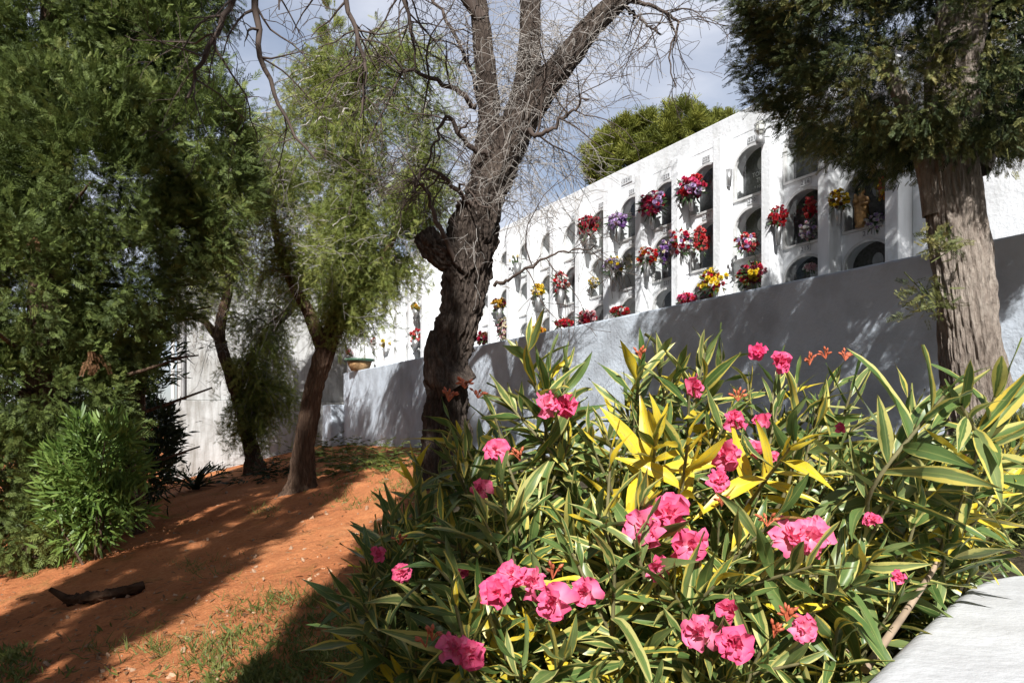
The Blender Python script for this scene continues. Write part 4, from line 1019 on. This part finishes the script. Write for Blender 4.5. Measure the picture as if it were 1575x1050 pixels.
# slim bare stemmed young tree at the corner of the end wall
def slim_tree():
    rng = R0(84); Y = 10.3; L, r = pxpath([(212, 790, 22), (214, 720, 18), (216, 640, 15), (220, 560, 12), (226, 500, 7)], Y)
    base = L[0].copy(); base[2] = ground(base[0], Y); L[0, 2] = base[2] - .1
    root = thing('young_tree', 'slim young tree with one thin trunk at the left of the end wall', 'tree', base)
    mb = MB(); trunk(mb, L, r, 20, 60, .1, .15, 2, 1.5, 4); mb.build('trunk', M['bark_pep'], root)
    crown(rng, [px_lobe(228, 520, 32, Y), px_lobe(240, 580, 26, Y), px_lobe(205, 560, 30, Y), px_lobe(240, 470, 30, Y)], 60, 14, .16, .14, T=LANCE, shell=(.3, 1.05)).build('foliage', M['shrub'], root)
slim_tree()
def strap_plant(label, px, py, Y, n, L, seed, mat='hedge'):
    rng = R0(seed); b = at(px, py, Y); b[2] = ground(b[0], Y) + .02
    a = rng.uniform(0, 6.28, n); el = rng.uniform(.35, 1.25, n)
    d = np.stack([np.cos(a) * np.cos(el), np.sin(a) * np.cos(el), np.sin(el)], 1)
    nrm = np.tile(np.array([0, 0, 1.]), (n, 1))
    mb = MB().scatter(STRAP, np.tile(b, (n, 1)) + rng.normal(0, .03, (n, 3)) * (1, 1, 0), frames(d, nrm=nrm), L * rng.uniform(.6, 1.2, n), rng.uniform(0, 1, n))
    o = mb.build('strap_leaf_plant', M[mat], base=b); return tag(o, label, 'plant')
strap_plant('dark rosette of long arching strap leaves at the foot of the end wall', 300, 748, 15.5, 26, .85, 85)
shrub('plant', 'fresh green low plant beside the dark strap leaf rosette', 'plant', [(290, 735, 14), (325, 728, 14), (268, 745, 10)], 15.8, 26, 12, .1, .12, M['shrub'], 86, stems=4)
def fern(label, px, py, Y, n, L, seed, mat='fern'):
    rng = R0(seed); b = at(px, py, Y); b[2] = ground(b[0], Y)
    mb = MB()
    for i in range(n):
        a = rng.uniform(0, 6.28); el = rng.uniform(.3, 1.2); d = np.array([math.cos(a) * math.cos(el), math.sin(a) * math.cos(el), math.sin(el)])
        o = b + np.array([rng.normal(0, L * .35), rng.normal(0, L * .3), 0]); o[2] = ground(o[0], o[1])
        pts = [o]; q = d.copy()
        for m in range(9): q = q + np.array([0, 0, -.13]); q /= np.linalg.norm(q); pts.append(pts[-1] + q * L / 9 * rng.uniform(.8, 1.2))
        pts = np.array(pts); mb.tube(pts, .003, 3, cap=False)
        k = 20; t = rng.uniform(.15, 1, k) * 8.99; ii = t.astype(int); pp = pts[ii] + (pts[ii + 1] - pts[ii]) * (t - ii)[:, None]
        tg = pts[ii + 1] - pts[ii]; tg /= np.linalg.norm(tg, axis=1)[:, None]
        sd = np.cross(tg, (0, 0, 1.)); sd /= np.linalg.norm(sd, axis=1)[:, None] + 1e-6; sd *= rng.choice([-1, 1], (k, 1))
        mb.scatter(LANCE, pp, frames(sd + tg * .5 + np.array([0, 0, -.25]), rng), L * .2 * (1.1 - t / 12) * rng.uniform(.7, 1.2, k), rng.uniform(0, 1, k))
    o = mb.build('fern', M[mat], base=b); return tag(o, label, 'fern')
fern('sunlit fern clump on the bank right of the leaning pepper trunk', 545, 735, 12.5, 46, .75, 91)
fern('yellowish fern clump drooping over the bank below the retaining wall', 600, 722, 11.6, 40, .7, 92)
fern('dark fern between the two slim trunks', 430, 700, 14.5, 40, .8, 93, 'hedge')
fern('grey green fern under the forked pepper tree', 500, 700, 16, 34, .9, 94)
shrub('juniper', 'small feathery juniper at the foot of the cypress trunk', 'shrub', [(1530, 760, 60), (1550, 700, 44), (1520, 820, 54), (1575, 790, 60)], 3.6, 170, 26, .07, .085, M['cyp'], 87, T=SPRAYF, stems=6)

# log, pebbles and weeds on the soil
def log():
    rng = R0(95); pts = []
    for px, py in ((104, 928), (135, 926), (170, 920), (200, 912), (222, 905)):
        u, w = (px - HX) / F, (HY - py) / F
        Y = 1.27 / (-w + .22 * u + .085) if False else (CAMZ - .33) / (-w + .22 * u + .085)
        p = at(px, py, Y); p[2] = ground(p[0], Y) + .035; pts.append(p)
    mb = MB(); trunk(mb, pts, [.045, .06, .055, .05, .035], 40, 90, .4, .5, 3.5, 9, 8)
    b = pts[0]; d = np.array([-.1, -.05, .09]); mb.tube(catmull([b, b + d * .6, b + d * 1.2], 6), np.linspace(.04, .02, 6), 7)
    o = mb.build('log', M['deadlog'], base=pts[2]); tag(o, 'dark rotten piece of log lying on the shaded soil', 'log')
log()
ICO = None
def rocks():
    import bmesh
    bm = bmesh.new(); bmesh.ops.create_icosphere(bm, subdivisions=1, radius=1); tv = np.array([v.co[:] for v in bm.verts]); tf = np.array([[v.index for v in f.verts] for f in bm.faces]); bm.free()
    rng = R0(96); n = 900
    tv = tv * (1 + .25 * rng.normal(0, 1, (len(tv), 1)))
    px, py = rng.uniform(-10, 660, n), rng.uniform(700, 1060, n); P = []
    for a, b in zip(px, py):
        u, w = (a - HX) / F, (HY - b) / F; dn = -w + .22 * u + .085
        if dn < .05: continue
        Y = (CAMZ - .33) / dn
        if 2.5 < Y < 16: x = u * Y; P.append((x, Y, ground(x, Y)))
    P = np.array(P); sz = .006 + .02 * rng.uniform(0, 1, len(P)) ** 4
    sz = sz * (.6 + P[:, 1] / 10)
    Rm = frames(rng.normal(0, 1, P.shape), rng) * np.array([1, .8, .6])[None, None, :]
    P[:, 2] += .02 * 0 + np.array([.05 * mn.noise(Vector((x * .8, y * .8, 0))) + .028 * mn.noise(Vector((x * 3.1, y * 3.1, 4))) for x, y in P[:, :2]])
    MB().scatter((tv, tf, np.zeros((len(tv), 3))), P, Rm, sz, rng.uniform(0, 1, len(P))).build('pebbles', M['pebble'], smooth=False)['kind'] = 'stuff'
    n = 1600; px, py = rng.uniform(-10, 640, n), rng.uniform(700, 1060, n); Q = []
    for a, b in zip(px, py):
        u, w = (a - HX) / F, (HY - b) / F; dn = -w + .22 * u + .085
        if dn < .06: continue
        Y = (CAMZ - .33) / dn; x = u * Y
        Q.append((x, Y, ground(x, Y) + .012 + .05 * mn.noise(Vector((x * .8, Y * .8, 0))) + .028 * mn.noise(Vector((x * 3.1, Y * 3.1, 4)))))
    Q = np.array(Q); d = rng.normal(0, 1, Q.shape); d[:, 2] *= .15
    MB().scatter(LANCE, Q, frames(d, nrm=np.tile(np.array([0, 0, 1.]), (len(Q), 1)) + rng.normal(0, .3, Q.shape)), .075 * rng.uniform(.4, 1.2, len(Q)), rng.uniform(0, 1, len(Q))).build('leaf_litter', M['brown'])['kind'] = 'stuff'
    # weeds
    W_ = [(400, 935, 40, 30), (350, 1020, 60, 70), (430, 920, 20, 15), (245, 1000, 16, 20), (160, 1000, 18, 14), (325, 870, 30, 26), (400, 785, 14, 20), (530, 770, 20, 24), (480, 925, 16, 18), (620, 745, 22, 50), (250, 780, 30, 26), (130, 790, 30, 24),
          (500, 1000, 120, 330), (430, 1030, 100, 200), (600, 960, 60, 120), (15, 1010, 20, 60), (10, 1040, 30, 60), (560, 760, 40, 40), (380, 1040, 40, 60)]
    pos = []
    for a, b, sp, k in W_:
        for _ in range(k):
            x_, y_ = a + rng.normal(0, sp), b + rng.normal(0, sp * .35); u, w = (x_ - HX) / F, (HY - y_) / F; dn = -w + .22 * u + .085
            if dn < .06: continue
            Y = (CAMZ - .33) / dn; x = u * Y
            for q in range(rng.integers(3, 8)):
                xx, yy = x + rng.normal(0, .03), Y + rng.normal(0, .03); pos.append((xx, yy, ground(xx, yy) + .03 * mn.noise(Vector((xx * .8, yy * .8, 0)))))
    pos = np.array(pos); d = rng.normal(0, .6, pos.shape); d[:, 2] = rng.uniform(.25, 1.1, len(pos))
    h = len(pos) // 2
    mb = MB().scatter(GRASS, pos[:h], frames(d[:h], rng), .1 * rng.uniform(.5, 1.2, h), rng.uniform(0, 1, h))
    mb.scatter(LANCE, pos[h:], frames(d[h:], rng), .06 * rng.uniform(.5, 1.3, len(pos) - h), rng.uniform(0, 1, len(pos) - h))
    o = mb.build('weeds', M['grass']); o['kind'] = 'stuff'
rocks()

# ================================================================== oleanders
def oleander(label, base_xy, tips, flowers, buds, seed, yellow_tips=(), fill=None):
    """tips, flowers, buds: (px, py, Y[, size])"""
    rng = R0(seed)
    bx, by = base_xy; base = np.array([bx, by, ground(bx, by)])
    root = thing('oleander', label, 'shrub', base)
    st = MB(); groups = [[] for _ in OLE]
    cen = base + np.array([0, .1, .55])
    def leaf(p, d, L, rb):
        groups[rng.integers(0, len(OLE))].append((p, d, L, rb))
    def shoot(tip, yellow, n, L0, axis=None):
        s = base + np.array([rng.normal(0, .16), rng.normal(0, .12), 0])
        out = tip - cen; out /= np.linalg.norm(out)
        if axis is None:
            axis = out * .75 + np.array([0, -.1, .75]) + rng.normal(0, .28, 3)
        axis = axis / np.linalg.norm(axis)
        a = tip - axis * .28
        P = catmull([s, s + (a - s) * .5 + np.array([0, 0, .12]), a, tip], 22)
        st.tube(P, np.linspace(.009, .0035, 22), 5, cap=False)
        ph = rng.uniform(0, 6)
        for k in range(n):
            q = k / n                                    # 0 at the tip
            i = 21 - q * 8.5; i0 = int(i); p = P[i0] + (P[min(21, i0 + 1)] - P[i0]) * (i - i0)
            ang = ph + k * 2.2 + rng.normal(0, .25)
            u = np.cross(axis, (.3, .2, .9)); u /= np.linalg.norm(u); w = np.cross(axis, u)
            tilt = .3 + 1.05 * min(1, q * 1.5) + rng.normal(0, .24)
            d = axis * math.cos(tilt) + (u * math.cos(ang) + w * math.sin(ang)) * math.sin(tilt)
            d = d + np.array([0, 0, -.12 * q])
            rb = rng.uniform(0, .1) if (yellow and rng.uniform() < .85) else (.1 + .9 * rng.uniform() if rng.uniform() > .03 else rng.uniform(0, .1))
            leaf(p, d, L0 * rng.uniform(.6, 1.25) * (.72 + .45 * min(1, q * 3)), rb)
    for t in tips:
        shoot(at(t[0], t[1], t[2]), t in yellow_tips or (len(t) > 4 and t[4]), t[5] if len(t) > 5 else int(rng.uniform(15, 23)), (t[3] if len(t) > 3 and t[3] else .135))
    mb = MB()
    for T, g in zip(OLE, groups):
        if not g: continue
        p = np.array([x[0] for x in g]); d = np.array([x[1] for x in g]); L = np.array([x[2] for x in g]); rb = np.array([x[3] for x in g])
        nrm = np.tile(np.array([0, -.25, 1.]), (len(g), 1)) + rng.normal(0, .6, (len(g), 3))
        mb.scatter(T, p, frames(d, nrm=nrm), L, rb)
    mb.build('leaves', M['olea'], root)
    st.build('stems', M['stem'], root)
    for (px, py, Y, w) in flowers:
        c = at(px, py, Y); k = w * Y / F
        nr = np.array([[rng.normal(0, .6), -1, rng.uniform(-.1, 1.1)]]); 
        f = MB().scatter(BLOOM[rng.integers(0, 8)], c[None], frames(nr, rng), [k * rng.uniform(.92, 1.1)], rng.uniform(0, .6, 1) if py > 560 else rng.uniform(.6, 1, 1))
        f.build('flower', M['petal'], root)
        st2 = MB()
    for (px, py, Y, n) in buds:
        c = at(px, py, Y); b = MB()
        for q in range(n):
            d = np.array([rng.normal(0, 1), rng.normal(0, .6), rng.uniform(0, 1.4)]); d /= np.linalg.norm(d); e = c + d * rng.uniform(.004, .016)
            b.tube([c - (0, 0, .012), e], .0012, 4)
            b.tube([e, e + d * .003, e + d * .008, e + d * .012], [.0014, .0034, .003, .0006], 6)
        b.build('bud_cluster', M['bud'], root)
    return root
def Zf(py): return 1.42 + (1050 - py) / 550 * .72
def fill_tips(rng, top, x0, x1, n, dz=.75, lim=None, ybot=1090, py_bias=1.0, ylo=0.0):
    out = []
    while len(out) < n:
        px = rng.uniform(x0, x1); t = np.interp(px, [a for a, _ in top], [b for _, b in top])
        py = t + (ybot - t) * rng.uniform(0, 1) ** py_bias
        if lim and lim(px, py): continue
        out.append((px, py, Zf(py) + ylo + dz * rng.uniform(0, 1) ** 1.4, .125, rng.uniform() < .05))
    return out
rg = R0(201)
TOP = [(640, 690), (690, 660), (760, 620), (810, 590), (860, 600), (920, 640), (980, 590), (1040, 590), (1100, 590), (1150, 600), (1220, 610), (1300, 620), (1340, 690), (1400, 700)]
EDGE = lambda px, py: px > 1310 and py > 1050 - (px - 1340) * 1.0 - 50
main_tips = [(812, 540, 2.0, .17), (843, 572, 1.95, .15), (870, 570, 2.05, .14), (760, 640, 1.95, .13), (700, 660, 1.95, .13), (690, 700, 1.9, .14),
             (985, 562, 2.1, .15), (1010, 552, 2.15, .14), (1040, 575, 2.1, .14), (1085, 542, 2.2, .17), (1112, 555, 2.2, .15), (1150, 590, 2.15, .13), (1060, 600, 2.1, .13),
             (1195, 575, 2.1, .11), (1225, 590, 2.0, .12), (1290, 590, 2.1, .12), (1310, 600, 2.05, .13), (1260, 620, 2.0, .12), (1330, 650, 2.1, .11),
             (1010, 665, 1.75, .15, True, 22), (940, 690, 1.75, .11, True, 12), (1060, 670, 1.75, .14, True, 14), (1215, 690, 1.6, .13, True, 18), (905, 675, 1.9, .13),
             (770, 745, 1.65, .14), (745, 800, 1.6, .13), (985, 780, 1.6, .14), (975, 830, 1.55, .15), (920, 790, 1.6, .14), (880, 850, 1.55, .14), (945, 870, 1.5, .15), (1030, 900, 1.5, .14),
             (1100, 900, 1.5, .14), (1130, 900, 1.5, .14), (1090, 990, 1.42, .14), (870, 1010, 1.42, .14), (800, 1020, 1.42, .15), (720, 960, 1.5, .13), (700, 930, 1.5, .14), (950, 1000, 1.42, .14),
             (1200, 790, 1.55, .13), (1250, 870, 1.5, .14), (1170, 1000, 1.42, .13), (1310, 900, 1.5, .14), (1290, 960, 1.45, .13), (1230, 1020, 1.4, .13), (1350, 850, 1.6, .13), (1130, 1040, 1.4, .13), (1010, 1050, 1.4, .13)]
main_tips += fill_tips(rg, TOP, 650, 1420, 215, .85, EDGE)
FL = [(843, 622, 42), (873, 624, 42), (765, 692, 36), (1065, 597, 36), (1130, 645, 34), (1170, 649, 34), (1116, 702, 46), (1168, 696, 44), (1106, 737, 32), (741, 752, 34), (990, 812, 66), (1028, 792, 60), (1057, 838, 58), (1008, 872, 44),
      (766, 912, 52), (820, 896, 46), (786, 884, 40), (855, 926, 54), (900, 911, 50), (697, 996, 52), (724, 1003, 50), (1215, 828, 56), (1245, 826, 56), (1076, 973, 54), (1126, 939, 46), (1131, 991, 64), (1236, 966, 44), (1381, 886, 24), (1290, 657, 22), (1200, 556, 36), (1166, 541, 28), (1341, 800, 28), (1190, 705, 26)]
flw = [(a, b, Zf(b) - .13, w) for a, b, w in FL]
BD = [(985, 545, 2.0, 9), (1245, 555, 2.0, 9), (1270, 545, 2.05, 7), (1300, 548, 2.05, 10), (715, 590, 1.9, 9), (735, 605, 1.9, 7), (1210, 945, 1.35, 12), (1180, 800, 1.5, 7), (665, 975, 1.4, 6), (655, 985, 1.4, 4), (1135, 610, 1.95, 9), (1110, 770, 1.65, 7), (800, 700, 1.75, 8), (850, 880, 1.45, 6), (1190, 970, 1.35, 6), (690, 610, 1.85, 8)]
oleander('big variegated oleander in full sun with clusters of double pink flowers', (.4, 2.25), main_tips, flw, BD, 202)
TL = [(525, 870), (560, 830), (600, 760), (640, 720), (700, 740)]
left_tips = [(570, 890, 1.75, .14), (560, 930, 1.7, .14), (610, 800, 1.95, .13), (640, 760, 2.0, .13), (600, 860, 1.85, .12), (650, 880, 1.8, .13), (680, 800, 1.9, .13), (600, 960, 1.65, .14), (640, 1000, 1.6, .14), (660, 930, 1.7, .13)]
left_tips += fill_tips(rg, TL, 560, 720, 30, .5, None, 1060, 1, .15)
oleander('shaded oleander leaning over the soil at the left of the sunlit one', (-.18, 2.2), left_tips, [(580, 851, 1.75, 26), (617, 880, 1.7, 30), (700, 878, 1.7, 18), (712, 880, 1.7, 18)], [(615, 830, 1.8, 5)], 203)
TR = [(1380, 690), (1410, 660), (1450, 640), (1500, 660), (1580, 660)]
right_tips = [(1452, 608, 1.55, .165, False, 16), (1478, 622, 1.55, .16), (1530, 610, 1.6, .16), (1398, 628, 1.7, .15), (1405, 650, 1.7, .13), (1400, 700, 1.65, .13), (1550, 700, 1.75, .115, True, 12), (1568, 690, 1.8, .11, True, 10), (1440, 720, 1.7, .13), (1420, 760, 1.7, .13), (1470, 770, 1.8, .13), (1380, 760, 1.7, .12),
              (1500, 770, 2.0, .13), (1540, 830, 2.3, .13), (1570, 760, 2.2, .14), (1460, 830, 1.8, .13)]
right_tips += fill_tips(rg, TR, 1370, 1575, 44, .5, lambda a, b: b > 900 or b > 1050 - (a - 1340) - 25, 900, 1, .25)
oleander('leggy variegated oleander in front of the cypress trunk at right', (1.2, 2.5), right_tips, [(1478, 702, 1.75, 20)], [(1480, 730, 1.75, 6)], 204)
# dry cut stems at the foot of the oleander
mb = MB()
for a, b in (((1330, 1030, 1.5), (1445, 860, 1.8)), ((1300, 1000, 1.7), (1330, 950, 1.75)), ((1430, 840, 1.9), (1500, 760, 2.1))):
    mb.tube(catmull([at(*a), (at(*a) + at(*b)) / 2 + (.01, 0, .01), at(*b)], 10), np.linspace(.009, .006, 10), 8)
o = mb.build('dry_branch', M['dead'], base=at(1330, 1030, 1.5)); tag(o, 'dry brown forked branch lying between oleander and parapet', 'branch')

# ================================================================== camera, light, world
cam = bpy.data.cameras.new('camera'); co = bpy.data.objects.new('camera', cam); COL.objects.link(co)
cam.sensor_width = 36; cam.lens = F / 1575 * 36; cam.shift_y = (HY - 525) / 1575; cam.clip_start = .05; cam.clip_end = 3000
co.location = (0, 0, CAMZ); co.rotation_euler = (math.pi / 2, 0, 0); SC.camera = co
EL = math.radians(38.7)
sun = bpy.data.lights.new('sun', 'SUN'); so = bpy.data.objects.new('sun', sun); COL.objects.link(so)
sun.energy = 5.0; sun.angle = math.radians(.5); sun.color = (1, .985, .96)
so.rotation_euler = Vector((.03, 1, -math.tan(EL))).to_track_quat('-Z', 'Y').to_euler(); so.location = (0, -10, 20)
w = bpy.data.worlds.new('World'); SC.world = w; w.use_nodes = True
nt = w.node_tree; ns, ln = nt.nodes, nt.links
sky = ns.new('ShaderNodeTexSky'); sky.sky_type = 'NISHITA'; sky.sun_disc = False; sky.sun_elevation = EL; sky.sun_rotation = math.pi + .03; sky.air_density = 1.0; sky.dust_density = 1.5
bg = ns['Background']; bg.inputs[1].default_value = .075; ln.new(sky.outputs[0], bg.inputs[0])
tc = ns.new('ShaderNodeTexCoord'); mp_ = ns.new('ShaderNodeMapping'); mp_.inputs['Scale'].default_value = (1.0, 1.0, 2.2); mp_.inputs['Location'].default_value = (.35, .1, .2)
ln.new(tc.outputs['Generated'], mp_.inputs[0])
n1 = tex(nt, 'Noise', 2.1, mp_.outputs[0], Detail=7, Roughness=.55, Distortion=.25)
n2 = tex(nt, 'Noise', 4.2, mp_.outputs[0], Detail=5, Roughness=.5)
fc = ramp(nt, n1.outputs[0], [(.4, (.25, .25, .25)), (.62, (1, 1, 1))])
cc = ramp(nt, n2.outputs[0], [(.3, (.30, .33, .41)), (.7, (.52, .54, .6))])
b2 = ns.new('ShaderNodeBackground'); ln.new(cc, b2.inputs[0]); sx = ns.new('ShaderNodeSeparateXYZ'); ln.new(tc.outputs['Generated'], sx.inputs[0])
st_ = ns.new('ShaderNodeMapRange'); ln.new(sx.outputs[1], st_.inputs[0])
for i_, v_ in enumerate((.15, .8, .1, .98)): st_.inputs[i_ + 1].default_value = v_
ln.new(st_.outputs[0], b2.inputs[1])
mx = ns.new('ShaderNodeMixShader'); ln.new(fc, mx.inputs[0]); ln.new(bg.outputs[0], mx.inputs[1]); ln.new(b2.outputs[0], mx.inputs[2])
ln.new(mx.outputs[0], ns['World Output'].inputs[0])
SC.view_settings.view_transform = 'Standard'; SC.view_settings.look = 'None'; SC.view_settings.gamma = 1; SC.view_settings.use_curve_mapping = False
SC.view_settings.exposure = .8
SC.cycles.max_bounces = 6; SC.cycles.transparent_max_bounces = 16
for o in list(bpy.data.objects):
    if '_b' in o: del o['_b']
